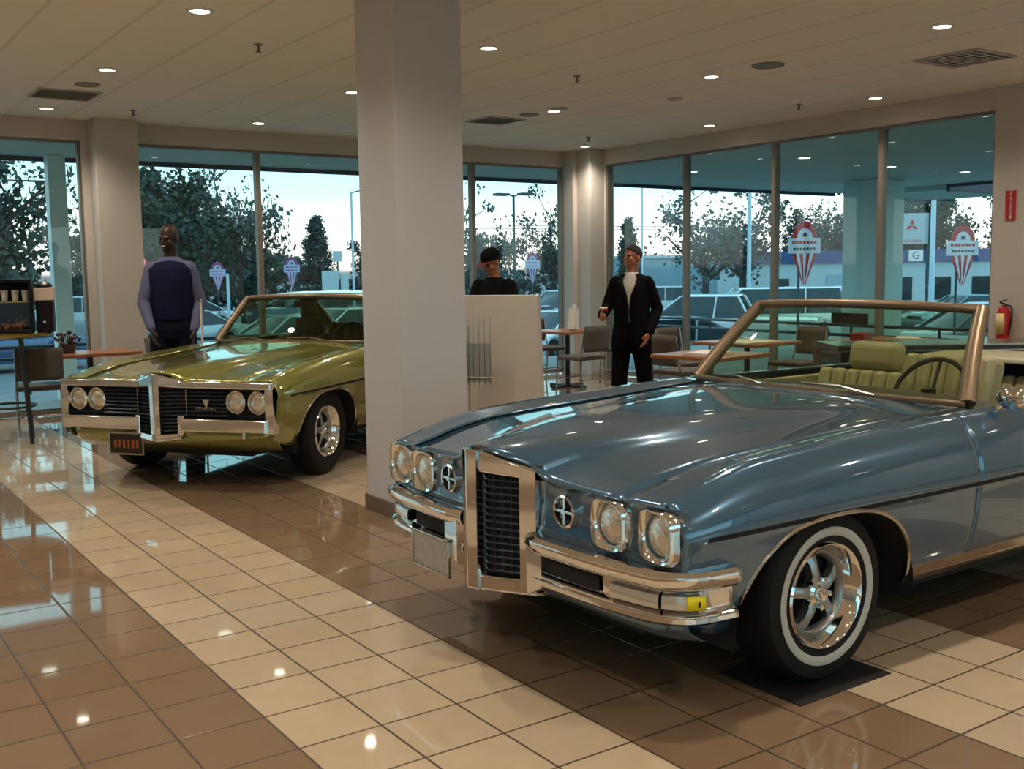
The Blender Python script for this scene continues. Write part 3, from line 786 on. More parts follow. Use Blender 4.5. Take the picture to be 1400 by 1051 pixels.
    # folded roof boot
    MB().grid([[Vector((x, y, 0.955+0.055*math.sin(pi*i/8)*(1-(abs(y)/0.9)**4))) for i, x in enumerate([4.02+0.40*k/8 for k in range(9)])] for y in [-0.82+1.64*k/20 for k in range(21)]]).build('roof_boot', M_seat_cream, root, smooth=60, solid=0.01)
M_grille = mat('dark_grille', (0.035, 0.045, 0.06), 0.35, 0.4)
blue_nose(BC)

# ------------------------------------------------------------------ green hardtop
rows_green = [
 (0.00, ((0, .862), (.09, .850), (.19, .806), (.30, .800), (.72, .798), (.905, .798))),
 (0.12, ((0, .880), (.12, .872), (.22, .838), (.34, .822), (.72, .815), (.903, .818))),
 (0.30, ((0, .898), (.15, .893), (.27, .870), (.37, .848), (.73, .838), (.898, .845))),
 (0.60, ((0, .920), (.20, .917), (.33, .900), (.43, .876), (.74, .865), (.892, .880)))] + rows_blue[4:]
sf_green = [(0, .03), (.10, .055), (.19, .085), (.5, .10), (.8, .112), (.93, .125), (1.0, .145)]
Wt2 = [(0.10, 0.965), (0.16, 0.980), (0.27, 0.993)] + Wt[3:]
green = CarShape(rows_green, sf_green, Wt2, zrt, [(0.920, 0.48, 0.665), (4.10, 0.45, 0.62)], 5.60, zcr=0.69)
P_green = car_paint('olive_green_paint', (0.24, 0.245, 0.04), 0.5)
M_seat_green = mat('olive_vinyl', (0.10, 0.10, 0.045), 0.5)
GC = car_base('classic_hardtop', 'olive green classic hardtop car with full width slatted grille, parked behind the white column', P_green, green, (0.868, 4.22, 0), math.radians(37.58), M_seat_green, False); GC.scale = (1, 0.95, 1)
PW = windscreen(GC, green, xb=1.90, xt=2.24, zt=1.335)
def green_roof(root):
    def R(x, u):   # u -1..1
        zc = hermite([(2.24, 1.352), (2.5, 1.385), (2.9, 1.395), (3.3, 1.380), (3.62, 1.335)], x)
        w = hermite([(2.24, 0.675), (2.9, 0.70), (3.62, 0.66)], x)
        xx = x+(0.10*abs(u)**2.4 if x < 2.5 else 0)*(2.5-x)/0.26 if x < 2.5 else x
        return Vector((xx, u*w, zc-0.035*abs(u)**2-0.025*abs(u)**12))
    MB().grid([[R(2.24+1.38*i/20, -1+2*j/28) for j in range(29)] for i in range(21)], flip=True).build('roof', P_green, root, smooth=60, solid=0.02)
    dr = MB()
    for sg in (-1, 1): dr.tube([R(2.24+1.38*i/20, sg)+Vector((0, sg*0.006, -0.006)) for i in range(21)], 0.011, 6)
    dr.tube([R(2.24, -1+2*j/28) + Vector((-0.006, 0, -0.002)) for j in range(29)], 0.012, 6)
    dr.build('drip_rail', M_chrome_soft, root)
    for sg in (-1, 1):
        rows = []
        for k in range(13):
            t = k/12
            a = Vector((3.30, sg*0.685, 1.330)).lerp(Vector((3.66, sg*0.84, 0.955)), t)
            b = Vector((3.62, sg*0.655, 1.295)).lerp(Vector((4.42, sg*0.80, 0.955)), t)
            rows.append([a.lerp(b, q/6)+Vector((0, sg*0.02*math.sin(pi*q/6), 0)) for q in range(7)])
        MB().grid(rows).build('roof_pillar', P_green, root, smooth=60, solid=0.02)
        top = [Vector((2.42, sg*0.685, 1.325)), Vector((2.9, sg*0.70, 1.345)), Vector((3.30, sg*0.685, 1.322))]
        bot = [Vector((2.10, sg*0.845, 0.950)), Vector((2.9, sg*0.865, 0.950)), Vector((3.64, sg*0.85, 0.950))]
        MB().grid([[bot[i].lerp(top[i], j/6)+Vector((0, sg*0.02*math.sin(pi*j/6), 0)) for j in range(7)] for i in range(3)]).build('side_window', M_carglass2, root, smooth=60)
    rw = []
    for j in range(13):
        u = -1+j/6
        a = Vector((3.62-0.02*abs(u)**2, u*0.65, 1.335-0.04*u*u)); b = Vector((4.30-0.0*abs(u), u*0.74, 0.965))
        rw.append([a.lerp(b, i/6)+Vector((0.0, 0, 0.02*math.sin(pi*i/6))) for i in range(7)])
    MB().grid(rw).build('rear_window', M_carglass2, root, smooth=60)
green_roof(GC)
def green_nose(root):
    f = lambda l: 0.0+0.40*min(abs(l), 0.19)+0.03*max(0, abs(l)-0.19)/0.7
    g = MB()
    for s in (-1, 1):
        quadbar(g, s*0.17, s*0.93, 0.750, 0.745, 0.800, 0.797, -0.012, 0.10, f, 16)      # top chrome strip
        quadbar(g, s*0.03, s*0.19, 0.765, 0.750, 0.852, 0.808, -0.012, 0.12, f, 6)
        quadbar(g, s*0.885, s*0.950, 0.425, 0.425, 0.797, 0.797, 0.0, 0.07, f, 3)       # outer ends
        quadbar(g, s*0.19, s*0.89, 0.438, 0.436, 0.535, 0.528, -0.030, 0.14, f, 16)     # bumper bar
        quadbar(g, s*0.17, s*0.215, 0.375, 0.425, 0.55, 0.55, -0.026, 0.14, f, 3)
        quadbar(g, s*0.02, s*0.19, 0.362, 0.378, 0.418, 0.425, -0.026, 0.16, f, 6)
    quadbar(g, -0.042, 0.042, 0.365, 0.365, 0.855, 0.855, -0.030, 0.14, lambda l: 0.02+0.3*abs(l), 8)
    g.build('front_bumper', M_chrome, root, smooth=35, bevel=0.005)
    for s in (-1, 1):
        gp = empty('grille_half', (0, 0, 0), 0, root)
        b = MB(); quadbar(b, s*0.04, s*0.20, 0.41, 0.41, 0.77, 0.77, 0.06, 0.07, f); quadbar(b, s*0.19, s*0.88, 0.52, 0.52, 0.76, 0.76, 0.06, 0.07, f, 14)
        b.build('grille_backing', M_dark, gp, smooth=0)
        r = MB()
        for k in range(12):
            z = 0.432+k*0.028
            y1 = 0.555 if z > 0.53 else 0.185
            quadbar(r, s*0.045, s*y1, z, z, z+0.012, z+0.012, 0.020, 0.06, f, 8)
        for k in range(5):
            z = 0.545+k*0.045
            quadbar(r, s*0.555, s*0.87, z, z, z+0.008, z+0.008, 0.045, 0.06, f, 4)
        r.build('grille_mesh', M_grille, gp, smooth=0)
        headlight(root, f(0.81)+0.03, s*0.805, 0.648, 0, 0.070, square=False)
        headlight(root, f(0.62)+0.03, s*0.625, 0.650, 0, 0.070, square=False)
        quadbar(MB(), s*0.215, s*0.221, 0.545, 0.545, 0.745, 0.745, 0.012, 0.05, f, 1).build('grille_divider', M_chrome_soft, gp)
    # arrowhead badge and lettering on the near half
    bd = empty('grille_badge', (f(0.38)+0.014, -0.385, 0.640), 0, root)
    MB().prism([(-0.030, 0.028), (-0.008, 0.022), (0.0, 0.028), (0.008, 0.022), (0.030, 0.028), (0.0, -0.040)], lambda p, d: Vector((d, p[0], p[1])), 0, 0.008).build('arrowhead', M_chrome, bd, smooth=0)
    text_mesh('PONTIAC', 0.034, M_chrome, bd, 'lettering', (0.0, 0.0, -0.040), (pi/2, 0, -pi/2), 1.3)
    # lower valance, guard and plate
    pv = [(0.20, -0.93), (0.13, -0.80), (0.11, -0.4), (0.11, 0), (0.11, 0.4), (0.13, 0.80), (0.20, 0.93)]
    MB().grid([[Vector((p[0]+o, p[1]*k_, z)) for o, k_, z in ((0.0, 1.0, 0.45), (0.0, 1.0, 0.40), (0.03, 0.99, 0.34), (0.10, 0.97, 0.285))] for p in smooth_path(pv, 40)]).build('front_valance', P_green, root, smooth=60, solid=0.004)
    MB().box((0.06, -0.74, 0.422), (0.05, 0.022, 0.05)).build('bumper_guard', M_chrome, root, bevel=0.006)
    lp = empty('licence_plate', (0.045, 0.30, 0.335), 0, root)
    MB().box((0, 0, 0), (0.008, 0.30, 0.15)).build('plate_sheet', mat('plate_black', (0.015, 0.010, 0.008), 0.4), lp, bevel=0.004)
    fr = MB()
    for sg in (-1, 1): fr.box((-0.003, sg*0.152, 0), (0.014, 0.012, 0.166)); fr.box((-0.003, 0, sg*0.077), (0.014, 0.316, 0.012))
    fr.build('plate_frame', M_chrome_soft, lp, bevel=0.002)
    ch = MB()
    for k in range(6):
        y = 0.10-0.04*k; ch.box((-0.006, y, -0.005+0.004*(k % 2)), (0.004, 0.022, 0.055)); ch.box((-0.007, y, 0.0), (0.004, 0.010, 0.018))
    ch.build('plate_characters', mat('plate_amber', (0.26, 0.07, 0.015), 0.4), lp, smooth=0)
green_nose(GC)
M_mat = mat('black_drip_mat', (0.012, 0.012, 0.014), 0.5)
for i, (x, y, lab) in enumerate(((1.84, -0.86, 'black square mat under the near front wheel of the blue car'), (1.84, 0.80, 'black square mat under the far front wheel of the blue car'))):
    o = MB().bb(-0.26, 0.26, -0.20, 0.20, 0, 0.004).build('floor_mat', M_mat, smooth=0); o.location = (x, y, 0.0)
    tag(o, lab, 'mat', 'mats under the wheels')
# ------------------------------------------------------------------ people (local: face towards -y, feet at z 0)
M_skin_l = mat('skin_light', (0.34, 0.13, 0.075), 0.5); M_skin_d = mat('skin_dark', (0.035, 0.015, 0.010), 0.45)
M_suit = mat('black_suit_cloth', (0.003, 0.003, 0.004), 0.9, spec=0.12); M_shirt_w = mat('white_shirt', (0.55, 0.53, 0.50), 0.7)
M_navy = mat('navy_knit', (0.010, 0.013, 0.042), 0.95, spec=0.1, bump=0.3, nscale=150); M_shirt_b = mat('pale_blue_shirt', (0.11, 0.12, 0.22), 0.85, spec=0.2)
M_trouser = mat('dark_navy_trousers', (0.005, 0.008, 0.018), 0.9, spec=0.15); M_shoe = mat('black_shoe', (0.008, 0.007, 0.007), 0.3)
M_hair_g = mat('greying_dark_hair', (0.014, 0.012, 0.012), 0.9, noise=0.5, nscale=90); M_cap = mat('black_cap_cloth', (0.005, 0.005, 0.006), 0.9, spec=0.1)
M_eye = mat('eye_dark', (0.01, 0.008, 0.008), 0.2); M_lip_d = mat('lip_dark', (0.16, 0.04, 0.035), 0.4); M_teeth = mat('teeth', (0.7, 0.66, 0.6), 0.3)
def limb(mb, pts, rad, rad2=None, n=12):
    P = [Vector(p) for p in pts]; out_p = []; ra = []; rb = []
    rad2 = rad2 or rad; k = 5
    for i in range(len(P)-1):
        for j in range(k):
            t = j/k
            out_p.append(P[i].lerp(P[i+1], t)); ra.append(rad[i]+(rad[i+1]-rad[i])*t); rb.append(rad2[i]+(rad2[i+1]-rad2[i])*t)
    out_p.append(P[-1]); ra.append(rad[-1]); rb.append(rad2[-1])
    mb.tube(out_p, ra, n, ry=rb, up=(0, 1, 0.01))
    mb.ball(P[0], rad[0]*0.98); mb.ball(P[-1], rad[-1]*0.98)
    return mb
def hand(mb, w, d, nrm, thumb, curl=0.5):
    """w wrist, d direction of the hand, nrm palm normal, thumb side vector"""
    w, d, nrm, th = Vector(w), Vector(d).normalized(), Vector(nrm).normalized(), Vector(thumb).normalized()
    rows = []
    for t, hw, ht in ((-0.01, 0.026, 0.020), (0.02, 0.032, 0.018), (0.06, 0.041, 0.015), (0.095, 0.040, 0.012)):
        rows.append([w+d*t+th*hw*math.cos(2*pi*j/12)+nrm*ht*math.sin(2*pi*j/12) for j in range(12)])
    b = len(mb.v); mb.grid(rows, cu=True)
    mb.f.append(tuple(b+j for j in range(12))[::-1]); mb.mi.append(0); mb.f.append(tuple(b+36+j for j in range(12))); mb.mi.append(0)
    for k, (off, L) in enumerate(((0.030, 0.072), (0.010, 0.082), (-0.011, 0.076), (-0.031, 0.060))):
        p = w+d*0.088+th*off; pts = [p]; a = curl*0.35
        for seg in (0.45, 0.32, 0.23):
            dd = d*math.cos(a)+nrm*math.sin(a); p = p+dd*L*seg; pts.append(p); a += curl*0.75
        mb.tube(pts, [0.0100, 0.0092, 0.0086, 0.0070], 8)
    p = w+d*0.022+th*0.026; q = p+(d*0.55+th*0.8+nrm*0.25).normalized()*0.042; r = q+(d*0.9+th*0.25+nrm*0.3).normalized()*0.034
    mb.tube([p-th*0.008, p, q, r], [0.015, 0.014, 0.0115, 0.009], 8)
def person(name_label, loc, rz, H, skin, pose, head_yaw=0.0, head_pitch=0.0, head_roll=0.0):
    """body with head and hands as one continuous surface; returns root, scale helper and head matrix"""
    k = H/1.80; root = empty('person', loc, rz); tag(root, name_label, 'person')
    root.scale = (k, k, k)
    mb = MB()
    for s in (-1, 1):
        hx = 0.095*s; ft = pose.get('foot', {}).get(s, (0.12*s, 0.0))
        kn = ((hx+ft[0])/2+0.01*s, -0.02+ft[1]/2, 0.50)
        limb(mb, [(hx, 0.0, 0.92), kn, (ft[0], ft[1]+0.02, 0.09)], [0.085, 0.055, 0.040])
        limb(mb, [(ft[0], ft[1]+0.02, 0.06), (ft[0]+0.02*s, ft[1]-0.13, 0.035)], [0.038, 0.034])
        a = pose['arm'][s]
        limb(mb, [(0.155*s, 0.0, 1.440), a['elbow'], a['wrist']], [0.055, 0.042, 0.028])
        hand(mb, a['wrist'], a['dir'], a['palm'], a['thumb'], a.get('curl', 0.5))
    rows = []
    for z, rx, ry, y in ((0.86, 0.145, 0.10, 0), (0.95, 0.155, 0.11, 0), (1.08, 0.130, 0.10, 0), (1.25, 0.145, 0.105, 0), (1.40, 0.160, 0.10, 0.01), (1.47, 0.13, 0.08, 0.01), (1.52, 0.07, 0.06, 0.01)):
        rows.append([Vector((rx*math.cos(2*pi*j/20), y+ry*math.sin(2*pi*j/20), z)) for j in range(20)])
    b = len(mb.v); mb.grid(rows, cu=True); mb.f.append(tuple(b+j for j in range(20))[::-1]); mb.mi.append(0); mb.f.append(tuple(b+120+j for j in range(20))); mb.mi.append(0)
    HM = Matrix.Translation((0, 0.0, 1.575)) @ Matrix.Rotation(head_yaw, 4, 'Z') @ Matrix.Rotation(head_pitch, 4, 'X') @ Matrix.Rotation(head_roll, 4, 'Y')
    mb.tube([(0, 0.015, 1.48), (0, 0.012, 1.54), tuple(HM @ Vector((0, 0.015, 0.06)))], [0.062, 0.056, 0.056], 14)
    hd = MB()
    hd.ball((0, 0.012, 0.135), (0.074, 0.094, 0.090)); hd.ball((0, -0.018, 0.065), (0.057, 0.068, 0.062)); hd.ball((0, -0.062, 0.018), (0.026, 0.024, 0.020))
    hd.ball((0, -0.089, 0.082), (0.013, 0.022, 0.015)); hd.tube([(0, -0.080, 0.118), (0, -0.102, 0.080)], [0.008, 0.012], 8)
    hd.ball((0, -0.074, 0.122), (0.050, 0.016, 0.010)); hd.ball((0, -0.080, 0.045), (0.024, 0.012, 0.010))
    for s in (-1, 1): hd.ball((0.076*s, 0.012, 0.092), (0.010, 0.020, 0.032)); hd.ball((0.034*s, -0.058, 0.078), (0.024, 0.022, 0.024))
    hd.xf(HM); mb.add(hd.v, hd.f)
    mb.build('body', skin, root, remesh=0.0075, soft=2)
    ey = MB()
    for s in (-1, 1):
        e_ = MB().ball((0.029*s, -0.0795, 0.108), (0.012, 0.008, 0.007), 10, 6).xf(HM).build('eye', M_eye, root)
    MB().ball((0, -0.0895, 0.050), (0.021, 0.006, 0.004), 12, 6).xf(HM).build('mouth', M_lip_d if skin == M_skin_d else mat('lip_light', (0.35, 0.10, 0.08), 0.4), root)
    return root, HM
def rings(mb, spec, n=28, a0=None, gap=None):
    rows = []
    for i, (z, rx, ry, x, y) in enumerate(spec):
        g = gap[i] if gap else 0
        row = []
        for j in range(n):
            a = -pi/2+g/2+(2*pi-g)*j/(n-1 if gap else n)
            row.append(Vector((x+rx*math.cos(a), y+ry*math.sin(a), z)))
        rows.append(row)
    return mb.grid(rows, cu=not gap)
def closed_rings(mb, spec, n=24):
    b = len(mb.v); rings(mb, spec, n)
    mb.f.append(tuple(b+j for j in range(n))[::-1]); mb.mi.append(0); m_ = (len(spec)-1)*n
    mb.f.append(tuple(b+m_+j for j in range(n))); mb.mi.append(0)
    return mb
def trousers(root, m, pose, waist=1.06, flare=0.085):
    mb = MB(); closed_rings(mb, [(0.84, 0.165, 0.115, 0, 0), (0.93, 0.178, 0.128, 0, 0), (waist, 0.160, 0.118, 0, 0)])
    for s in (-1, 1):
        ft = pose.get('foot', {}).get(s, (0.12*s, 0.0))
        limb(mb, [(0.092*s, 0, 0.88), ((0.092*s+ft[0])/2+0.01*s, -0.02+ft[1]/2, 0.50), (ft[0], ft[1]+0.02, 0.10)], [0.100, 0.080, flare], [0.105, 0.080, flare])
    mb.build('trousers', m, root, remesh=0.014, soft=3)
    for s in (-1, 1):
        ft = pose.get('foot', {}).get(s, (0.12*s, 0.0))
        sh = MB(); sh.ball((ft[0], ft[1]+0.03, 0.045), (0.042, 0.060, 0.045)); sh.ball((ft[0]+0.012*s, ft[1]-0.10, 0.036), (0.048, 0.105, 0.036)); sh.bb(ft[0]-0.035, ft[0]+0.045, ft[1]-0.18, ft[1]+0.08, 0, 0.02)
        sh.build('shoe', M_shoe, root, remesh=0.010, soft=2)
def sleeves(mb, pose, r=(0.085, 0.062, 0.045), upto=0.97):
    for s in (-1, 1):
        a = pose['arm'][s]; w = Vector(a['elbow']).lerp(Vector(a['wrist']), upto)
        limb(mb, [(0.148*s, 0.0, 1.43), a['elbow'], tuple(w)], list(r))
def hair_cap(root, HM, m, top=0.140, thick=0.010, brow=0.150):
    mb = MB(); n = 24; rows = []
    for i in range(10):
        t = i/9; row = []
        for j in range(n):
            a = 2*pi*j/n; front = 0.5-0.5*math.sin(a)   # 1 towards -y (face)
            z0 = 0.065+(brow-0.065)*max(0, front)**0.8
            ph = math.acos(max(-1, min(1, (z0-0.135)/0.100)))*(1-t)
            row.append(Vector(((0.074+thick)*math.sin(ph)*math.cos(a), 0.012+(0.094+thick)*math.sin(ph)*math.sin(a), 0.135+(0.090+thick)*math.cos(ph))))
        rows.append(row)
    mb.grid(rows, cu=True).xf(HM).build('hair', m, root, smooth=180, solid=0.006)

# suited man by the blue car
pose = {'foot': {-1: (-0.12, -0.02), 1: (0.15, 0.03)},
        'arm': {-1: dict(elbow=(-0.235, -0.05, 1.19), wrist=(-0.235, -0.25, 1.13), dir=(0.1, -1, -0.1), palm=(1, 0.1, 0), thumb=(0, 0, 1), curl=1.1),
                1: dict(elbow=(0.240, 0.07, 1.18), wrist=(0.190, -0.08, 0.96), dir=(-0.35, -0.35, -1), palm=(-1, 0.3, 0), thumb=(-0.3, -1, 0), curl=0.4)}}
r, HM = person('man in a black suit and open white shirt standing beyond the blue car, looking left', (5.47, 4.30, 0), -0.92, 1.79, M_skin_l, pose, head_yaw=-0.55, head_pitch=-0.12)
trousers(r, M_suit, pose)
sh = MB(); closed_rings(sh, [(1.0, 0.145, 0.110, 0, 0), (1.25, 0.152, 0.118, 0, 0), (1.40, 0.162, 0.108, 0, 0.01), (1.48, 0.120, 0.085, 0, 0.01), (1.535, 0.066, 0.066, 0, 0.008)]); sh.build('shirt', M_shirt_w, r, remesh=0.012, soft=2)
jk = MB()
spec = [(0.78, 0.200, 0.155, 0, 0), (0.92, 0.195, 0.150, 0, 0), (1.05, 0.176, 0.138, 0, 0), (1.18, 0.178, 0.140, 0, 0), (1.32, 0.190, 0.140, 0, 0.0), (1.42, 0.195, 0.128, 0, 0.005), (1.48, 0.158, 0.106, 0, 0.008), (1.525, 0.090, 0.084, 0, 0.01)]
rings(jk, spec, 40, gap=[0.5, 0.28, 0.08, 0.06, 0.22, 0.62, 0.98, 1.35]).build('jacket', M_suit, r, smooth=180, solid=0.012)
sl = MB(); sleeves(sl, pose, (0.076, 0.060, 0.048), 0.95); sl.build('sleeve', M_suit, r, remesh=0.012, soft=2)
for s in (-1, 1):   # lapels lie on the jacket front along the opening
    MB().grid([[Vector(((rx_+0.010)*math.cos(-pi/2+s*(g_/2+q)), (ry_+0.010)*math.sin(-pi/2+s*(g_/2+q))+0.004, z)) for q in (0.0, w_*0.5, w_)] for z, rx_, ry_, g_, w_ in ((1.19, 0.178, 0.140, 0.06, 0.04), (1.27, 0.186, 0.140, 0.14, 0.20), (1.33, 0.191, 0.139, 0.26, 0.30), (1.40, 0.194, 0.131, 0.54, 0.28), (1.46, 0.170, 0.113, 0.88, 0.25))]).build('lapel', M_suit, r, solid=0.005)
hair_cap(r, HM, M_hair_g, brow=0.176, thick=0.004)
cupo = empty('drinks_cup', (5.165, 4.355, 1.13)); tag(cupo, 'red drinks cup held out by the man in the black suit', 'cup')
MB().lathe([(0.0001, -0.05), (0.028, -0.05), (0.038, 0.06), (0.034, 0.06), (0.026, -0.04), (0.0001, -0.04)], n=20).build('cup', mat('red_paper', (0.35, 0.01, 0.015), 0.5), cupo)
MB().lathe([(0.0001, 0.068), (0.036, 0.068), (0.040, 0.060), (0.034, 0.060)], n=20).build('lid', M_white_paint, cupo)

# tall man behind the green car
pose = {'foot': {-1: (-0.13, -0.03), 1: (0.13, 0.02)},
        'arm': {-1: dict(elbow=(-0.225, -0.03, 1.15), wrist=(-0.150, -0.18, 0.94), dir=(0.25, -0.3, -1), palm=(0.8, 0.5, 0), thumb=(0.4, -1, 0), curl=0.5),
                1: dict(elbow=(0.225, 0.03, 1.15), wrist=(0.180, -0.10, 0.92), dir=(-0.12, -0.2, -1), palm=(-1, 0.2, 0), thumb=(0, -1, 0), curl=0.5)}}
r, HM = person('tall man in a navy sleeveless jumper over a pale blue shirt, behind the green car', (1.78, 6.68, 0), -0.42, 2.04, M_skin_d, pose, head_yaw=-0.45, head_pitch=0.12, head_roll=0.06)
trousers(r, M_trouser, pose)
sh = MB(); closed_rings(sh, [(1.05, 0.140, 0.11, 0, 0), (1.25, 0.150, 0.120, 0, 0), (1.40, 0.170, 0.114, 0, 0.01), (1.47, 0.142, 0.094, 0, 0.01), (1.53, 0.072, 0.070, 0, 0.008)]); sleeves(sh, pose, (0.067, 0.055, 0.038), 0.97)
sh.build('shirt', M_shirt_b, r, remesh=0.012, soft=2)
vs = MB(); closed_rings(vs, [(1.00, 0.164, 0.134, 0, 0), (1.06, 0.168, 0.138, 0, 0), (1.20, 0.174, 0.142, 0, 0), (1.34, 0.192, 0.140, 0, 0.0), (1.43, 0.196, 0.130, 0, 0.005), (1.475, 0.135, 0.104, 0, 0.008), (1.50, 0.085, 0.082, 0, 0.01)])
vs.build('jumper', M_navy, r, remesh=0.012, soft=2)
MB().ball((0, -0.0895, 0.052), (0.017, 0.0065, 0.0032), 12, 6).xf(HM).build('teeth', M_teeth, r)

# man in a cap behind the counter
pose = {'foot': {-1: (-0.11, 0.0), 1: (0.12, 0.04)},
        'arm': {-1: dict(elbow=(-0.23, -0.04, 1.15), wrist=(-0.15, -0.24, 1.09), dir=(0.3, -1, -0.2), palm=(0.3, 0.1, -1), thumb=(1, 0, 0), curl=0.4),
                1: dict(elbow=(0.23, -0.04, 1.15), wrist=(0.12, -0.24, 1.09), dir=(-0.3, -1, -0.2), palm=(-0.3, 0.1, -1), thumb=(-1, 0, 0), curl=0.4)}}
r, HM = person('man in a black cap and dark shirt looking down behind the white counter', (4.30, 4.93, 0), -0.95, 1.77, M_skin_l, pose, head_yaw=-0.40, head_pitch=0.42)
trousers(r, M_suit, pose)
M_blackshirt = mat('black_polo', (0.006, 0.006, 0.008), 0.9, spec=0.1)
sh = MB(); closed_rings(sh, [(0.98, 0.165, 0.130, 0, 0), (1.25, 0.170, 0.130, 0, 0), (1.40, 0.178, 0.120, 0, 0.01), (1.47, 0.145, 0.100, 0, 0.01), (1.525, 0.075, 0.072, 0, 0.008)]); sleeves(sh, pose, (0.086, 0.072, 0.066), 0.10)
sh.build('shirt', M_blackshirt, r, remesh=0.012, soft=2)
hair_cap(r, HM, M_hair_g, brow=0.15)
cap = empty('cap', (0, 0, 0), 0, r)
MB().lathe([(0.092, 0.0), (0.094, 0.03), (0.082, 0.065), (0.055, 0.088), (0.02, 0.098), (0.0001, 0.099)], n=28).xf(HM @ Matrix.Translation((0, 0.012, 0.140)) @ Matrix.Diagonal((0.95, 1.16, 1.0, 1.0))).build('cap_crown', M_cap, cap, smooth=180, solid=0.003)
rows = []
for i in range(13):
    a = -pi/2+(-0.85+1.7*i/12); rows.append([Vector((0.088*math.cos(a)*1.0, 0.012+0.106*math.sin(a), 0.142)), Vector((0.100*math.cos(a), 0.012+0.165*math.sin(a)-0.005, 0.134)), Vector((0.085*math.cos(a), 0.012+0.185*math.sin(a)-0.005, 0.128))])
MB().grid(rows).xf(HM).build('cap_peak', mat('cap_dark_red', (0.10, 0.012, 0.02), 0.7), cap, smooth=180, solid=0.004)
# ------------------------------------------------------------------ counter, tables, chairs
M_counter = mat('counter_laminate', (0.56, 0.52, 0.47), 0.4, noise=0.02, nscale=4)
M_wood = mat('reddish_wood', (0.30, 0.115, 0.045), 0.3, noise=0.25, nscale=14); M_steel = mat('chair_steel', (0.42, 0.42, 0.42), 0.25, 0.9)
M_chairback = mat('taupe_fabric', (0.085, 0.070, 0.060), 0.8); M_paper = mat('white_paper', (0.75, 0.73, 0.70), 0.6)
A = Vector((4.005, 3.835)); B = Vector((3.50, 4.46)); d = (B-A).normalized(); nrm = Vector((d.y, -d.x))
cn = empty('reception_counter', ((A.x+B.x)/2, (A.y+B.y)/2, 0), math.atan2(d.y, d.x)); tag(cn, 'tall plain white reception counter right of the white column', 'counter')
Lc = (B-A).length
MB().add([(-Lc/2-0.05, 0, 0), (Lc/2, 0, 0), (Lc/2, -0.10, 0), (-Lc/2-0.05, -0.10, 0), (-Lc/2, 0, 1.35), (Lc/2, 0, 1.35), (Lc/2, -0.10, 1.35), (-Lc/2, -0.10, 1.35)], [(3, 2, 1, 0), (4, 5, 6, 7), (0, 1, 5, 4), (1, 2, 6, 5), (2, 3, 7, 6), (3, 0, 4, 7)]).build('front_panel', M_counter, cn, smooth=0, bevel=0.006)
MB().bb(-Lc/2+0.16, Lc/2-0.03, -0.34, -0.10, 1.02, 1.05).build('work_surface', M_counter, cn, smooth=0, bevel=0.004)
for x in (-Lc/2+0.20, Lc/2-0.06): MB().bb(x-0.02, x+0.02, -0.33, -0.10, 0, 1.02).build('side_panel', M_counter, cn, smooth=0)
rk = empty('brochure_rack', (3.50, 4.10, 0), math.atan2(d.y, d.x)); tag(rk, 'thin grey wire brochure rack standing before the white counter', 'rack')
w = MB()
for k in range(7): w.tube([(-0.17+0.05*k, 0, 0.60), (-0.17+0.05*k, 0, 1.18)], 0.003, 6)
w.build('wire_grid', M_steel, rk)
MB().tube([(0.02, 0, 0.012), (0.02, 0, 1.10)], 0.007, 8).build('post', M_steel, rk)
MB().tube([(-0.26, 0, 0.66), (0.22, 0, 0.66)], 0.006, 8).build('cross_bar', M_steel, rk)
MB().lathe([(0.0001, 0.012), (0.13, 0.010), (0.14, 0.0)], n=28).build('base', M_steel, rk)
MB().bb(-0.17, 0.13, -0.012, -0.006, 0.62, 0.95).build('back_sheet', mat('grey_acrylic', (0.30, 0.32, 0.34), 0.2), rk, smooth=0)

def table(x, y, rz, sx_, sy_, h, label, name='cafe_table', m=M_wood, group='wood-topped tables by the windows'):
    t = empty(name, (x, y, 0), rz); tag(t, label, 'table', group)
    MB().bb(-sx_/2, sx_/2, -sy_/2, sy_/2, h-0.035, h).build('table_top', m, t, smooth=0, bevel=0.008)
    MB().cyl((0, 0, h/2), 0.032, h-0.04, n=16).build('pedestal', M_black, t)
    MB().bb(-0.30, 0.30, -0.03, 0.03, 0, 0.03).bb(-0.03, 0.03, -0.30, 0.30, 0, 0.03).build('base', M_black, t, smooth=0, bevel=0.005)
    return t
def make_chair():
    c = empty('cafe_chair')
    for sx_ in (-0.21, 0.21):
        MB().tube(smooth_path([(sx_, 0.24, 0.0), (sx_, 0.20, 0.44), (sx_, 0.24, 0.62), (sx_, 0.28, 0.86)], 16), 0.011, 8).build('leg', M_steel, c)
        MB().tube([(sx_, -0.24, 0.0), (sx_, -0.21, 0.45)], 0.011, 8).build('leg', M_steel, c)
    MB().box((0, 0, 0.465), (0.44, 0.44, 0.05)).build('seat', M_chairback, c, bevel=0.015)
    MB().grid([[Vector((x, 0.245+0.035*(z-0.52)/0.34+0.03*(1-(x/0.22)**2), z)) for x in [-0.21+0.42*k/8 for k in range(9)]] for z in (0.55, 0.60, 0.70, 0.80, 0.87)]).build('backrest', M_chairback, c, solid=0.022, smooth=60)
    for y in (-0.225, 0.225): MB().tube([(-0.21, y, 0.20), (0.21, y, 0.20)], 0.008, 8).build('stretcher', M_steel, c)
    return c
ch0 = make_chair(); used = [False]
def chair(x, y, rz, label):
    c = copy_tree(ch0) if used[0] else ch0; used[0] = True
    c.location = (x, y, 0); c.rotation_euler = (0, 0, rz); tag(c, label, 'chair', 'steel framed chairs at the tables')
    return c
table(7.35, 7.75, 0.2, 0.85, 0.75, 0.76, 'wood-topped table in the far corner behind the white counter')
chair(6.95, 6.95, pi+0.1, 'steel chair with taupe back seen from behind, left of the suited man')
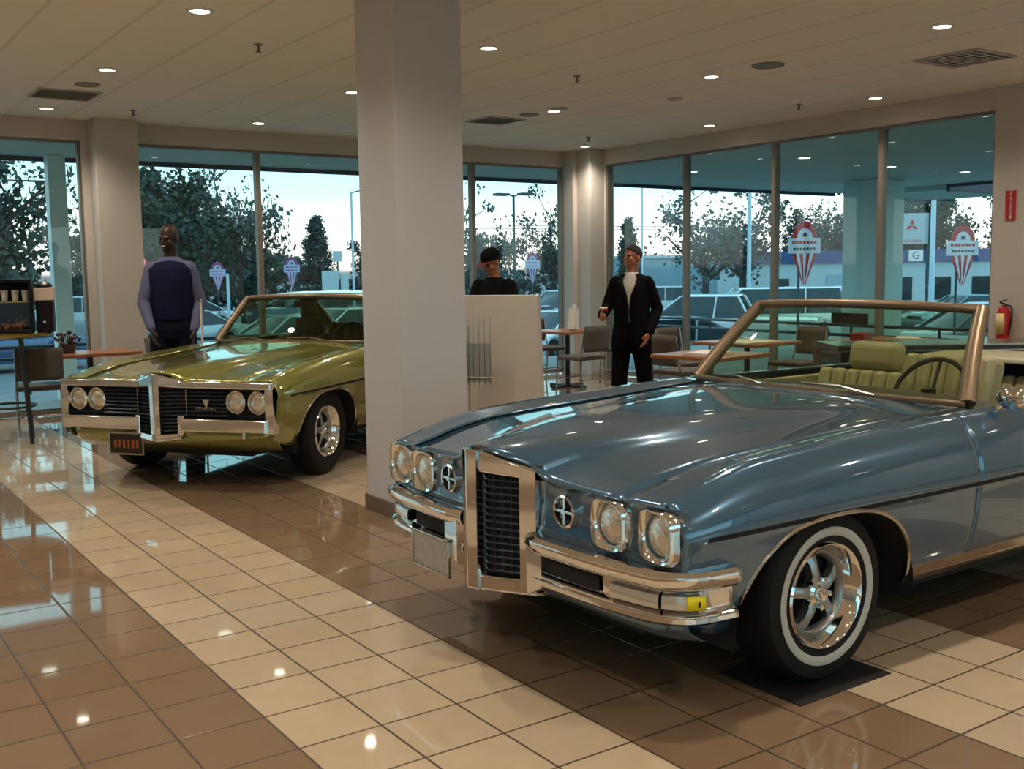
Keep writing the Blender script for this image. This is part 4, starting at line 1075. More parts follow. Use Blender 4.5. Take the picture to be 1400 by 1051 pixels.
chair(6.55, 7.95, pi/2+0.3, 'steel framed chair at the left side of the far corner table')
chair(7.55, 8.55, 0.0, 'steel framed chair on the window side of the far corner table')
chair(8.15, 7.55, -pi/2, 'steel framed chair between the far corner table and the east windows')
bag = empty('paper_bag', (7.30, 7.55, 0.775), 0.5); tag(bag, 'upright white paper bag on the far corner table beside the suited man', 'bag')
MB().box((0, 0, 0.14), (0.16, 0.10, 0.28), rot('Y', 0.12), taper=0.85).build('bag_sheet', M_paper, bag, bevel=0.004)
MB().box((0.03, 0, 0.30), (0.09, 0.02, 0.06), rot('Y', 0.3)).build('folded_top', M_paper, bag, bevel=0.003)
table(5.85, 3.62, 0.15, 0.80, 0.80, 0.76, 'wood-topped table just beyond the far fender of the blue car')
def papers(x, y, z, rz, sx_, sy_, n, label, m=M_paper):
    p = empty('paper_stack', (x, y, z), rz); tag(p, label, 'papers', 'papers lying on the tables')
    for k in range(n): MB().box((0.004*(k % 3), 0.003*(k % 2), 0.004+0.008*k), (sx_, sy_, 0.006), rot('Z', 0.05*(k % 3-1))).build('sheet', m, p, smooth=0)
papers(5.75, 3.55, 0.76, 0.3, 0.42, 0.30, 3, 'white papers spread on the table just beyond the blue fender')
table(7.35, 4.55, 0.1, 0.85, 0.85, 0.76, 'wood-topped table seen through the left of the blue windscreen')
papers(7.20, 4.40, 0.76, 0.1, 0.55, 0.42, 2, 'white sheets on the table seen through the left of the blue windscreen')
chair(6.55, 4.75, pi/2, 'steel framed chair left of the table seen through the blue windscreen')
chair(7.30, 5.45, 0.1, 'steel framed chair behind the table seen through the blue windscreen')
chair(8.20, 4.60, -pi/2, 'steel framed chair between the windscreen table and the east windows')
table(8.05, 3.30, 0.0, 0.95, 0.80, 0.80, 'orange-brown wood table before the last east window')
papers(8.20, 3.15, 0.80, 0.5, 0.30, 0.22, 3, 'white papers on the orange-brown table at the last east window')
rb = empty('red_box', (7.85, 3.45, 0.80), 0.3); tag(rb, 'small dark red box on the orange-brown table', 'box')
MB().box((0, 0, 0.03), (0.26, 0.14, 0.06)).build('box_body', mat('dark_red_card', (0.20, 0.012, 0.012), 0.5), rb, bevel=0.004)
MB().box((0, 0, 0.066), (0.27, 0.15, 0.012)).build('box_lid', mat('dark_red_card', (0.20, 0.012, 0.012), 0.5), rb, bevel=0.003)
chair(6.95, 2.95, pi/2+0.4, 'steel framed chair just left of the orange-brown table, behind the blue headrest')
# black display counter behind the blue car
db = empty('display_counter', (6.75, 1.55, 0), -0.604); tag(db, 'long black display counter with chrome edging behind the blue car', 'counter')
MB().bb(-1.15, 1.35, -0.28, 0.28, 0.08, 0.88).build('carcass', mat('gloss_black_panel', (0.012, 0.010, 0.012), 0.15), db, smooth=0, bevel=0.01)
MB().bb(-1.18, 1.38, -0.31, 0.31, 0.885, 0.925).build('counter_top', mat('brown_top', (0.045, 0.03, 0.022), 0.2), db, smooth=0, bevel=0.005)
for z in (0.88, 0.925): MB().bb(-1.19, 1.39, -0.318, -0.308, z-0.006, z+0.006).build('chrome_strip', M_chrome_soft, db, smooth=0)
MB().bb(-1.05, 1.25, -0.20, 0.20, 0.0, 0.08).build('plinth', M_black, db, smooth=0)

# left: bar table with a snack cabinet and a drinks dispenser
bt = empty('bar_table', (0.42, 7.42, 0)); tag(bt, 'tall black bar table with a gilt-edged round top before the far left window', 'table')
MB().lathe([(0.0001, 1.005), (0.40, 1.005), (0.42, 1.015), (0.42, 1.030), (0.40, 1.040), (0.0001, 1.040)], n=48).build('table_top', mat('gilt_edge', (0.30, 0.20, 0.05), 0.25, 0.6), bt)
for a in (0.6, 2.2, 3.74, 5.3): MB().tube([(0.20*math.cos(a), 0.20*math.sin(a), 1.0), (0.27*math.cos(a), 0.27*math.sin(a), 0.0)], 0.020, 10).build('leg', M_black, bt)
MB().tube([(0.24*math.cos(2*pi*k/32), 0.24*math.sin(2*pi*k/32), 0.35) for k in range(32)], 0.012, 8, closed=True).build('foot_ring', M_black, bt)
sc = empty('snack_cabinet', (0.40, 7.38, 1.04), -0.25); tag(sc, 'dark glass-fronted snack cabinet with three white cups, on the bar table', 'cabinet')
c_ = MB(); c_.bb(-0.28, 0.28, -0.16, 0.16, 0, 0.03); c_.bb(-0.28, 0.28, -0.16, 0.16, 0.47, 0.50); c_.bb(-0.28, -0.255, -0.16, 0.16, 0.03, 0.47); c_.bb(0.255, 0.28, -0.16, 0.16, 0.03, 0.47); c_.bb(-0.255, 0.255, 0.14, 0.16, 0.03, 0.47)
c_.build('cabinet_frame', mat('cabinet_black', (0.006, 0.005, 0.008), 0.5, spec=0.2), sc, smooth=0, bevel=0.004)
MB().bb(-0.255, 0.255, -0.13, 0.14, 0.285, 0.298).build('shelf', mat('shelf_brass', (0.25, 0.20, 0.06), 0.3, 0.5), sc, smooth=0)
MB().bb(-0.255, 0.255, -0.157, -0.153, 0.03, 0.29).build('glass_front', glass('cabinet_glass', (0.9, 0.9, 0.9)), sc, smooth=0)
for k, x in enumerate((0.045, 0.135, 0.222)):
    cp = empty('white_cup', (0.40+x*0.97-0.012, 7.38-x*0.25-0.04, 1.04+0.30)); tag(cp, ('left', 'middle', 'right')[k]+' one of the three white cups on the snack cabinet shelf', 'cup', 'cups in the snack cabinet')
    MB().lathe([(0.0001, 0), (0.026, 0), (0.034, 0.10), (0.030, 0.10), (0.023, 0.012), (0.0001, 0.012)], n=24).build('cup', M_white_paint, cp)
    MB().tube([(0.0, -0.032, 0.08), (0.0, -0.052, 0.07), (0.0, -0.052, 0.04), (0.0, -0.028, 0.03)], 0.005, 6).build('handle', M_white_paint, cp)
random.seed(3)
sm = MB()
for k in range(60): sm.ball((random.uniform(-0.22, 0.22), random.uniform(-0.11, 0.10), 0.045+abs(random.gauss(0, 0.03))), random.uniform(0.014, 0.024), 7, 5)
o = sm.build('snacks', mat('amber_snacks', (0.36, 0.12, 0.03), 0.6, noise=0.6, nscale=25), None, smooth=60); o.location = (0.40, 7.38, 1.045); o.rotation_euler = (0, 0, -0.25)
tag(o, 'heap of amber snacks in the bottom of the glass cabinet', 'snacks', kind='stuff')
dp = empty('drinks_dispenser', (0.775, 7.30, 1.04), -0.3); tag(dp, 'dark drinks dispenser with a cream band beside the snack cabinet', 'dispenser')
MB().bb(-0.075, 0.075, -0.10, 0.10, 0.0, 0.32).build('dispenser_body', mat('dark_plum_plastic', (0.008, 0.005, 0.007), 0.5, spec=0.2), dp, smooth=0, bevel=0.012)
MB().bb(-0.085, 0.085, -0.11, 0.11, 0.30, 0.42).build('band', mat('cream_plastic', (0.62, 0.50, 0.42), 0.5), dp, smooth=0, bevel=0.008)
MB().lathe([(0.075, 0.42), (0.07, 0.45), (0.03, 0.475), (0.0001, 0.48)], n=24).build('lid', M_black, dp)
MB().cyl((0, -0.115, 0.10), 0.012, 0.03, 'y').build('tap', M_chrome, dp)
chair(0.80, 7.95, pi-0.15, 'chair with a broad taupe back between the bar table and the green car')
chair(2.35, 8.35, 0.6, 'steel framed chair by the window behind the tall man')
table(1.32, 8.05, 0.05, 0.90, 0.62, 0.78, 'reddish wood table behind the nose of the green car')
bk = empty('dried_arrangement', (1.10, 8.02, 0.78)); tag(bk, 'dark red dried arrangement on the reddish wood table by the window column', 'plant')
MB().lathe([(0.0001, 0), (0.07, 0), (0.09, 0.07), (0.085, 0.09), (0.07, 0.02), (0.0001, 0.02)], n=24).build('bowl', mat('dark_brown_bowl', (0.05, 0.03, 0.02), 0.4), bk)
tw = MB()
for k in range(26):
    a = random.uniform(0, 2*pi); r_ = random.uniform(0.04, 0.15); h = random.uniform(0.10, 0.22)
    tw.tube([(0.03*math.cos(a), 0.03*math.sin(a), 0.04), (r_*math.cos(a)*0.7, r_*math.sin(a)*0.7, h*0.7), (r_*math.cos(a), r_*math.sin(a), h)], 0.004, 5); tw.ball((r_*math.cos(a), r_*math.sin(a), h), 0.016, 6, 4)
tw.build('twigs', mat('maroon_twigs', (0.06, 0.012, 0.018), 0.7), bk)
sp_ = empty('slim_post', (1.93, 6.30, 0)); tag(sp_, 'slim pale post standing in front of the tall man', 'post')
MB().cyl((0, 0, 0.66), 0.010, 1.30, n=12).build('pole', M_white_paint, sp_)
MB().lathe([(0.0001, 0.02), (0.12, 0.02), (0.14, 0.0)], n=28).build('base', M_steel, sp_)
MB().cyl((0, 0, 1.325), 0.016, 0.03, n=12).build('cap', M_steel, sp_)

# extinguisher and its sign on the wall right of the east windows
fe = empty('fire_extinguisher', (8.70, 2.415, 0.80)); tag(fe, 'red fire extinguisher hung on the wall right of the east windows', 'fire extinguisher')
MB().lathe([(0.0001, 0), (0.060, 0.004), (0.064, 0.02), (0.064, 0.28), (0.050, 0.32), (0.022, 0.335), (0.020, 0.35), (0.0001, 0.35)], n=32).build('cylinder', mat('extinguisher_red', (0.42, 0.012, 0.012), 0.25), fe)
rows = [[Vector((0.0655*math.cos(a), 0.0655*math.sin(a), z)) for a in [pi*0.62+1.9*k/12-0.05 for k in range(13)]] for z in (0.07, 0.27)]
MB().grid(rows).build('instruction_label', mat('label_cream', (0.62, 0.50, 0.22), 0.5), fe, solid=0.001)
MB().box((-0.01, 0, 0.365), (0.10, 0.022, 0.014), rot('Y', 0.2)).box((-0.01, 0, 0.395), (0.11, 0.022, 0.010), rot('Y', -0.15)).build('lever', M_black, fe, bevel=0.003)
MB().tube(smooth_path([(0, -0.02, 0.35), (-0.01, -0.085, 0.33), (-0.01, -0.088, 0.20), (-0.02, -0.072, 0.06)], 14), 0.009, 8).build('hose', M_black, fe)
MB().box((0.060, 0, 0.20), (0.02, 0.05, 0.24)).build('wall_bracket', M_steel, fe)
fs = empty('fire_sign', (8.762, 2.415, 2.13)); tag(fs, 'narrow upright red fire extinguisher sign with white lettering on the wall', 'sign')
MB().box((0, 0, 0), (0.006, 0.105, 0.29)).build('sign_board', mat('sign_red', (0.42, 0.02, 0.02), 0.45), fs, smooth=0)
text_mesh('FIRE EXTINGUISHER', 0.030, mat('sign_white', (0.75, 0.72, 0.70), 0.5), fs, 'lettering', (-0.0045, 0.0, 0.015), (pi/2, pi/2, -pi/2), 1.0)
MB().prism([(-0.02, -0.108), (0.02, -0.108), (0.0, -0.135)], lambda p, q: Vector((q, p[0], p[1])), -0.0045, -0.0030).build('arrow', MATS['sign_white'], fs, smooth=0)
# ------------------------------------------------------------------ outside: canopy, walkway, lot
M_soffit = mat('canopy_soffit', (0.42, 0.52, 0.47), 0.6); M_fascia = mat('canopy_fascia', (0.03, 0.035, 0.07), 0.5)
M_asphalt = mat('asphalt', (0.16, 0.18, 0.18), 0.9, noise=0.25, nscale=2.0); M_conc = mat('concrete_walk', (0.30, 0.31, 0.30), 0.8, noise=0.1, nscale=3)
tag(MB().bb(-150, 260, 12.6, 220, -1.2, -1.0).bb(21.0, 260, -60, 12.6, -1.2, -1.0).build('ground', M_asphalt, smooth=0), 'grey asphalt car park outside the windows', kind='structure')
tag(MB().bb(-12, 21.0, 9.42, 12.6, -1.2, -0.06).bb(8.98, 21.0, -12, 9.42, -1.2, -0.06).build('walkway', M_conc, smooth=0), 'concrete walkway under the canopy around the showroom', kind='structure')
cz = 3.12
tag(MB().bb(-14, 17.6, 9.40, 11.55, cz, cz+0.5).bb(8.96, 17.6, -12, 9.40, cz, cz+0.5).bb(17.6, 20.4, 8.9, 11.2, cz-0.10, cz+0.5).build('canopy', M_soffit, smooth=0), 'deep grey-green canopy soffit outside the windows', kind='structure')
tag(MB().bb(-14, 17.6, 11.55, 11.62, cz-0.06, cz+0.6).bb(17.6, 20.47, 11.2, 11.27, cz-0.14, cz+0.6).bb(17.6, 17.67, -12, 8.83, cz-0.06, cz+0.6).bb(17.6, 20.47, 8.83, 8.90, cz-0.14, cz+0.6).build('trim_1', M_fascia, smooth=0), 'dark fascia strip along the canopy edge', kind='structure')
tag(MB().bb(15.05, 15.85, 8.60, 9.35, -0.06, cz).build('column', mat('teal_column', (0.60, 0.80, 0.76), 0.6), smooth=0, bevel=0.02), 'broad grey-green canopy column outside the east windows', kind='structure')
tag(MB().bb(1.665, 1.885, 11.25, 11.47, -0.06, cz).build('column', mat('white_column', (0.74, 0.88, 0.95), 0.5), smooth=0, bevel=0.01), 'slim white canopy column outside the far left window', kind='structure')
M_sof_lens = mat('soffit_lens', (1, 1, 1), 0.3, emit=(1.0, 0.92, 0.78, 1), estr=5.0)
sl0 = None
for i, (x, y, lab) in enumerate(((10.98, 6.85, 'in the second pane from the right, lower one'), (13.34, 7.11, 'at the left of the last east pane'), (15.35, 7.10, 'at the right of the last east pane'), (11.05, 9.20, 'just above the canopy edge in the second east pane'),
        (9.25, 5.05, 'touching the header over the third east pane'), (9.25, 3.05, 'touching the header at the right end of the east windows'), (9.25, 7.10, 'touching the header over the second east mullion'),
        (1.05, 9.75, 'touching the header over the far left window'), (3.20, 9.75, 'touching the header above the tall man'), (5.35, 9.75, 'touching the header left of the large white column'), (7.50, 9.75, 'touching the header right of the large white column'))):
    if sl0 is None:
        sl0 = empty('soffit_light'); MB().lathe([(0.0001, -0.008), (0.085, -0.008), (0.085, 0)], n=24).build('lens', M_sof_lens, sl0); MB().lathe([(0.085, 0), (0.087, -0.012), (0.11, -0.008), (0.112, 0)], n=24).build('trim_ring', M_ring, sl0); o = sl0
    else: o = copy_tree(sl0)
    o.location = (x, y, cz); tag(o, 'round canopy lamp outside, ' + lab, 'ceiling light', 'canopy lamps outside the windows')
# low railing along the walkway edge
M_rail = mat('dark_railing', (0.02, 0.035, 0.045), 0.4)
def railing(p0, p1, label):
    r = empty('railing', (p0[0], p0[1], -0.06)); tag(r, label, 'railing')
    dx, dy = p1[0]-p0[0], p1[1]-p0[1]; L_ = math.hypot(dx, dy); n = int(L_/1.5)
    for z in (0.66, 0.50): MB().tube([(0, 0, z), (dx, dy, z)], 0.026, 8).build('rail', M_rail, r)
    for k in range(n+1): MB().tube([(dx*k/n, dy*k/n, 0), (dx*k/n, dy*k/n, 0.66)], 0.022, 8).build('post', M_rail, r)
railing((-3.0, 12.4), (9.0, 12.4), 'low dark railing outside the left windows'); railing((13.0, 12.3), (13.0, -2.0), 'low dark railing outside the east windows')

# ------------------------------------------------------------------ parked vehicles
def vehicle_paint(n, c): return mat('vehicle_'+n, c, 0.25, 0.2, coat=0.8)
M_vglass = mat('vehicle_glass', (0.015, 0.03, 0.035), 0.08, 0.0, spec=0.45)
KIND = {  # length, body (x, z_top) profile, cabin (x0, x1, x2, x3 bottom-front .. bottom-rear), roof z, width
 'sedan': (4.7, [(0, .62), (.08, .74), (1.3, .88), (3.9, .93), (4.6, .86), (4.7, .66)], (1.15, 1.95, 3.15, 4.0), 1.42, 1.78),
 'suv': (4.9, [(0, .75), (.06, 1.02), (1.2, 1.18), (4.75, 1.22), (4.85, 1.0), (4.9, .75)], (1.15, 1.85, 4.35, 4.80), 1.80, 1.90),
 'van': (5.0, [(0, .70), (.08, .90), (.9, 1.05), (4.9, 1.08), (4.97, .9), (5.0, .75)], (0.70, 1.55, 4.75, 4.95), 1.90, 1.95),
 'pickup': (5.6, [(0, .80), (.06, 1.12), (1.3, 1.27), (5.45, 1.22), (5.55, 1.05), (5.6, .80)], (1.25, 1.95, 3.45, 3.75), 1.85, 1.95)}
protos = {}
def vehicle(kind, paint):
    L_, prof, (a, b, c, d), zr, Wd = KIND[kind]; h = Wd/2
    r = empty('parked_' + ('car' if kind == 'sedan' else kind))
    rows = []
    wx = (0.95, L_-1.0); N_ = 44
    for i in range(N_+1):
        x = L_*i/N_; zt = hermite(prof, x); ww = h*(1-0.10*(1-min(1, x/0.5))**2-0.08*(1-min(1, (L_-x)/0.4))**2); zb = 0.26
        for w_ in wx:
            q = abs(x-w_)/0.40
            if q < 1: zb = max(zb, 0.26+0.44*(1-q**2.2)**0.5)
        zb = min(zb, zt-0.1)
        half = [(ww*0.94, zb), (ww, zb+(zt-zb)*0.35), (ww, zb+(zt-zb)*0.7), (ww*0.93, zt-0.02), (ww*0.85, zt), (0, zt+0.03)]
        rows.append([Vector((x, -y, z)) for y, z in half]+[Vector((x, y, z)) for y, z in reversed(half[:-1])])
    mb = MB().grid(rows); n = len(rows[0]); mb.add(rows[0], [tuple(range(n))]); mb.add(rows[-1], [tuple(range(n))])
    mb.build('body', paint, r, smooth=35)
    zb = hermite(prof, (b+c)/2)
    def sec(t):   # t 0 belt, 1 roof
        x0, x1 = a+(b-a)*t, d+(c-d)*t; y = h*(0.90-0.18*t); z = zb+(zr-0.04-zb)*t
        return [Vector((x0, -y*0.9, z)), Vector((x0+0.08, -y, z)), Vector((x1-0.08, -y, z)), Vector((x1, -y*0.9, z)), Vector((x1, y*0.9, z)), Vector((x1-0.08, y, z)), Vector((x0+0.08, y, z)), Vector((x0, y*0.9, z))]
    MB().grid([sec(0), sec(0.5), sec(1.0)], cu=True).build('windows', M_vglass, r, smooth=30)
    s1 = sec(1.0); top = [p+Vector((0, 0, 0.04)) for p in s1]; top = [Vector(((p.x-(b+c)/2)*0.96+(b+c)/2, p.y*0.93, p.z)) for p in top]
    rf = MB().grid([[p+Vector((0, 0, -0.02)) for p in s1], s1, top], cu=True); k = len(rf.v)-8; rf.f.append(tuple(range(k, k+8))); rf.mi.append(0)
    for t in (0.02, (b-a)*0+0.0):
        pass
    rf.build('roof', paint, r, smooth=40)
    pl = MB(); lo, hi = sec(0.0), sec(1.0)
    mid = [((b+0.9), 0)] if kind != 'van' else [(b+0.9, 0), (b+2.0, 0)]
    for idx in (0, 3, 4, 7): pl.tube([lo[idx], hi[idx]], 0.032, 6)
    for s_ in (-1, 1):
        for mx_, _ in mid: pl.tube([(mx_, s_*h*0.905, zb-0.02), (mx_+0.05, s_*h*0.725, zr-0.05)], 0.025, 6)
        if kind in ('suv', 'pickup', 'sedan') and c-b > 1.6: pl.tube([(b+1.75, s_*h*0.905, zb-0.02), (b+1.75, s_*h*0.725, zr-0.05)], 0.025, 6)
    pl.build('window_pillar', paint, r)
    for w_ in wx:
        for s_ in (-1, 1):
            wh = empty('wheel', (w_, s_*(h-0.11), 0.33), 0, r)
            MB().lathe([(0.0001, -0.09), (0.31, -0.10), (0.33, -0.07), (0.33, 0.07), (0.31, 0.10), (0.20, 0.105)], ax='y', n=24).build('tyre', M_rubber, wh)
            MB().lathe([(0.20, 0.0), (0.20, s_*0.10), (0.17, s_*0.085), (0.0001, s_*0.095)], ax='y', n=20).build('wheel_disc', M_wheel_grey, wh)
    for s_ in (-1, 1):
        MB().box((0.03, s_*(h*0.70), hermite(prof, 0.1)-0.14), (0.10, 0.32, 0.12)).build('head_lamp', M_lamp_clear, r, bevel=0.02)
        MB().box((L_-0.03, s_*(h*0.76), hermite(prof, L_-0.1)-0.14), (0.10, 0.22, 0.16)).build('tail_lamp', M_red, r, bevel=0.02)
    MB().box((0.0, 0, 0.42), (0.12, Wd*0.86, 0.18)).build('bumper', mat('bumper_grey', (0.12, 0.13, 0.14), 0.5), r, bevel=0.04)
    MB().box((0.02, 0, 0.62), (0.06, Wd*0.42, 0.12)).build('grille', M_dark, r, bevel=0.01)
    return r
PC = {'white': (0.72, 0.76, 0.78), 'silver': (0.38, 0.42, 0.44), 'grey': (0.14, 0.16, 0.18), 'blue': (0.05, 0.10, 0.20), 'black': (0.015, 0.017, 0.02), 'red': (0.32, 0.02, 0.03), 'teal': (0.06, 0.20, 0.22)}
def park(kind, col, x, y, rz, label):
    key = (kind, col)
    if key not in protos: protos[key] = vehicle(kind, vehicle_paint(col, PC[col])); o = protos[key]
    else: o = copy_tree(protos[key])
    o.location = (x, y, -1.0); o.rotation_euler = (0, 0, rz); tag(o, label, 'car', 'vehicles parked outside')
park('pickup', 'white', 17.9, 19.2, -0.95, 'white crew-cab pickup parked outside the second east pane, right of the suited man')
park('sedan', 'silver', 13.9, 16.2, -0.55, 'silver saloon car nearest the glass, just right of the suited man')
park('suv', 'white', 29.5, 25.6, -0.7, 'white wagon parked below the left red and white banner')
park('van', 'white', 23.5, 22.0, -0.6, 'white van parked left of the banner, behind the pickup')
park('sedan', 'white', 26.5, 15.2, -0.25, 'white saloon outside the last east pane under the diamond sign')
park('sedan', 'silver', 27.0, 10.6, -0.2, 'silver saloon at the far right end of the east windows')
park('sedan', 'black', 22.6, 13.4, -0.3, 'black saloon seen low beside the canopy column')
park('suv', 'silver', 28.2, 33.5, -0.8, 'silver wagon far off under the oak, left one')
park('sedan', 'white', 34.4, 38.8, -0.8, 'white saloon far off under the oak, middle one')
park('sedan', 'grey', 38.5, 30.0, -0.8, 'grey saloon far off under the oak, right one')
park('sedan', 'white', 14.8, 20.0, 0.3, 'white saloon outside the pane right of the white counter, nearer one')
park('suv', 'silver', 21.0, 28.0, 0.2, 'silver wagon outside the pane right of the white counter, further one')
park('sedan', 'blue', 16.4, 24.5, 0.2, 'dark blue saloon outside the pane right of the white counter')
park('sedan', 'silver', 7.2, 31.5, 0.1, 'silver saloon outside, just right of the left window column')
park('suv', 'silver', 5.6, 40.5, 0.0, 'silver wagon outside the far left window, beside the white canopy column')
park('sedan', 'red', 7.0, 47.0, 0.0, 'red saloon far outside the far left window')
park('sedan', 'blue', 1.2, 28.0, 0.1, 'dark blue saloon behind the bar table window')
park('sedan', 'white', 11.6, 44.5, 0.1, 'white saloon far outside, right of the tall man')
park('sedan', 'silver', 8.2, 24.0, 0.25, 'silver saloon seen through the left of the green car windscreen')
park('sedan', 'white', 11.9, 28.0, 0.25, 'white saloon seen through the green car windscreen')
park('suv', 'blue', 15.0, 38.8, 0.1, 'dark blue wagon above the roof line of the green car')
park('sedan', 'silver', 20.8, 42.5, 0.1, 'silver saloon far off beyond the green car roof')
park('van', 'white', 23.0, 46.5, 0.1, 'white van far off beyond the large white column')
park('sedan', 'teal', 33.5, 20.5, -0.3, 'teal saloon behind the white one in the last east pane')

# ------------------------------------------------------------------ trees
def leaf_mat(name, c):
    m = mat(name, c, 0.8, noise=0.45, nscale=0.9); return m
M_bark = mat('bark', (0.045, 0.038, 0.030), 0.9); M_leaf1 = leaf_mat('oak_leaves', (0.034, 0.058, 0.040)); M_leaf2 = leaf_mat('conifer_needles', (0.022, 0.052, 0.044)); M_leaf3 = leaf_mat('dusky_leaves', (0.060, 0.085, 0.078))
def make_tree(kind, seed, leafm):
    R_ = random.Random(seed); r = empty('oak_tree' if kind != 'conifer' else 'conifer_tree')
    tr = MB(); fo = MB(); H = 7.0
    tips = []
    if kind == 'conifer':
        tr.tube([(0, 0, 0), (0.03, 0, 3), (0, 0, 7.0)], [0.16, 0.10, 0.02], 8)
        for k in range(150):
            t = R_.random()**0.8; z = 0.8+6.1*t; rr = (1.75*(1-t)+0.12)*R_.uniform(0.3, 1); a = R_.uniform(0, 2*pi); tips.append((rr*math.cos(a), rr*math.sin(a), z, 0.26+0.25*(1-t)))
    else:
        tr.tube([(0, 0, 0), (0.08, 0.05, 1.2), (0.02, 0, 2.3)], [0.28, 0.20, 0.16], 8)
        nb = 8
        for k in range(nb):
            a = 2*pi*k/nb+R_.uniform(-0.3, 0.3); e_ = R_.uniform(0.35, 1.2); L_ = R_.uniform(2.2, 3.9)
            p0 = Vector((0.02, 0, R_.uniform(1.7, 2.3))); p1 = p0+Vector((math.cos(a)*math.cos(e_), math.sin(a)*math.cos(e_), math.sin(e_)))*L_*0.5
            p2 = p1+Vector((math.cos(a+0.3)*math.cos(e_*1.1), math.sin(a+0.3)*math.cos(e_*1.1), math.sin(e_*1.1)))*L_*0.6
            tr.tube([p0, p1, p2], [0.11, 0.07, 0.025], 6)
            for q in range(5):
                b_ = p1.lerp(p2, R_.random()); c_ = b_+Vector((R_.gauss(0, 0.8), R_.gauss(0, 0.8), R_.gauss(0.35, 0.6)))
                tr.tube([b_, c_], [0.035, 0.012], 5); tips.append((c_.x, c_.y, c_.z, R_.uniform(0.35, 0.75)))
            tips.append((p2.x, p2.y, p2.z, 0.6))
        if kind == 'dense':
            for k in range(60):
                a = R_.uniform(0, 2*pi); t = R_.uniform(0, pi/2); rr = R_.uniform(1.0, 2.9); tips.append((rr*math.cos(a)*math.cos(t), rr*math.sin(a)*math.cos(t), 2.0+1.6*rr*math.sin(t)*0.9, R_.uniform(0.45, 0.85)))
    per = {'dense': 92, 'conifer': 40, 'sparse': 42}[kind]
    for x, y, z, s_ in tips:
        for k in range(per):
            c_ = Vector((x+R_.gauss(0, s_*0.6), y+R_.gauss(0, s_*0.6), z+R_.gauss(0, s_*0.45)))
            if c_.z < 0.3: continue
            u = Vector((R_.gauss(0, 1), R_.gauss(0, 1), R_.gauss(0, 1))).normalized(); v = u.orthogonal().normalized(); w_ = R_.uniform(0.05, 0.12)
            fo.add([c_+u*w_*1.4, c_+v*w_, c_-u*w_*1.4, c_-v*w_], [(0, 1, 2, 3)])
    tr.build('trunk', M_bark, r); fo.build('foliage', leafm, r, smooth=0)
    return r
tp = {'dense': make_tree('dense', 1, M_leaf1), 'dense2': make_tree('dense', 5, M_leaf3), 'sparse': make_tree('sparse', 2, M_leaf3), 'conifer': make_tree('conifer', 3, M_leaf2)}
usedt = set()
def tree(kind, x, y, h, label, wide=1.0, rz=0.0):
    o = tp[kind] if kind not in usedt else copy_tree(tp[kind]); usedt.add(kind)
    s_ = h/(6.9 if kind == 'conifer' else 6.2); o.location = (x, y, -1.0); o.scale = (s_*wide, s_*wide, s_); o.rotation_euler = (0, 0, rz); tag(o, label, 'tree', 'trees beyond the car park')
tree('dense', 3.0, 33.0, 7.2, 'tall dark dense tree filling the far left window', 0.85, 0.3)
tree('dense2', 4.2, 40.5, 5.4, 'lower dark tree behind the tall one in the far left window', 0.8, 1.0)
tree('sparse', 10.9, 52.0, 5.6, 'small loose tree between the white canopy column and the left window column', 0.6, 0.5)
tree('dense', 12.6, 45.0, 7.0, 'broad dense oak behind the tall man', 0.95, 2.0)
tree('sparse', 17.0, 45.8, 8.4, 'tall open oak with sky showing through, crossed by the left mullion', 0.62, 0.8)
tree('dense2', 17.6, 52.5, 5.8, 'round dark tree low behind the open oak', 0.75, 4.0)
tree('conifer', 26.3, 57.5, 6.0, 'pointed conifer above the roof of the green car', 1.0, 0)
tree('dense', 23.0, 60.0, 4.2, 'low dark tree left of the pointed conifer', 1.0, 1.3)
tree('dense2', 31.0, 58.0, 4.2, 'low dark tree right of the pointed conifer', 1.0, 2.3)
tree('sparse', 31.2, 46.3, 6.4, 'loose tree behind the man in the cap', 0.7, 1.0)
tree('sparse', 35.5, 45.5, 6.2, 'loose bare-topped tree beside the double lamp post', 0.7, 2.2)
tree('conifer', 33.6, 50.5, 4.6, 'short conifer behind the double lamp post', 1.2, 0.4)
tree('conifer', 39.2, 43.2, 5.4, 'slim conifer above the head of the suited man', 0.8, 0.9)
tree('sparse', 34.8, 32.6, 6.6, 'big loose oak just right of the first east mullion', 0.85, 0.2)
tree('sparse', 39.9, 35.0, 6.9, 'tall loose oak left of the white pole in the second east pane', 0.85, 3.2)
tree('dense2', 63.5, 50.2, 6.3, 'dark tree behind the white pole', 0.8, 2.9)
tree('sparse', 60.8, 44.5, 8.4, 'leafy tree behind the left red and white banner', 0.75, 3.9)
tree('dense', 70.2, 45.1, 8.4, 'dark tree left of the canopy column', 0.7, 0.9)
tree('dense2', 68.7, 35.8, 7.3, 'dark tree behind the right red and white banner', 0.85, 1.9)
hd = MB(); R2 = random.Random(11)
for (x0, y0, x1, y1, h, n) in ((-25, 72, 40, 68, 3.9, 9000), (50, 80, 92, 56, 4.6, 6500)):
    for k in range(n):
        t = R2.random(); z = -1+h*R2.random()**0.8*(0.75+0.25*math.sin(t*40)); c_ = Vector((x0+(x1-x0)*t+R2.gauss(0, 0.5), y0+(y1-y0)*t+R2.gauss(0, 0.7), z))
        u = Vector((R2.gauss(0, 1), R2.gauss(0, 1), R2.gauss(0, 1))).normalized(); v = u.orthogonal().normalized(); w_ = R2.uniform(0.15, 0.32)
        hd.add([c_+u*w_, c_+v*w_, c_-u*w_, c_-v*w_], [(0, 1, 2, 3)])
tag(hd.build('hedge', M_leaf2, None, smooth=0), 'long dark hedge and undergrowth closing the car park', 'hedge', kind='stuff')

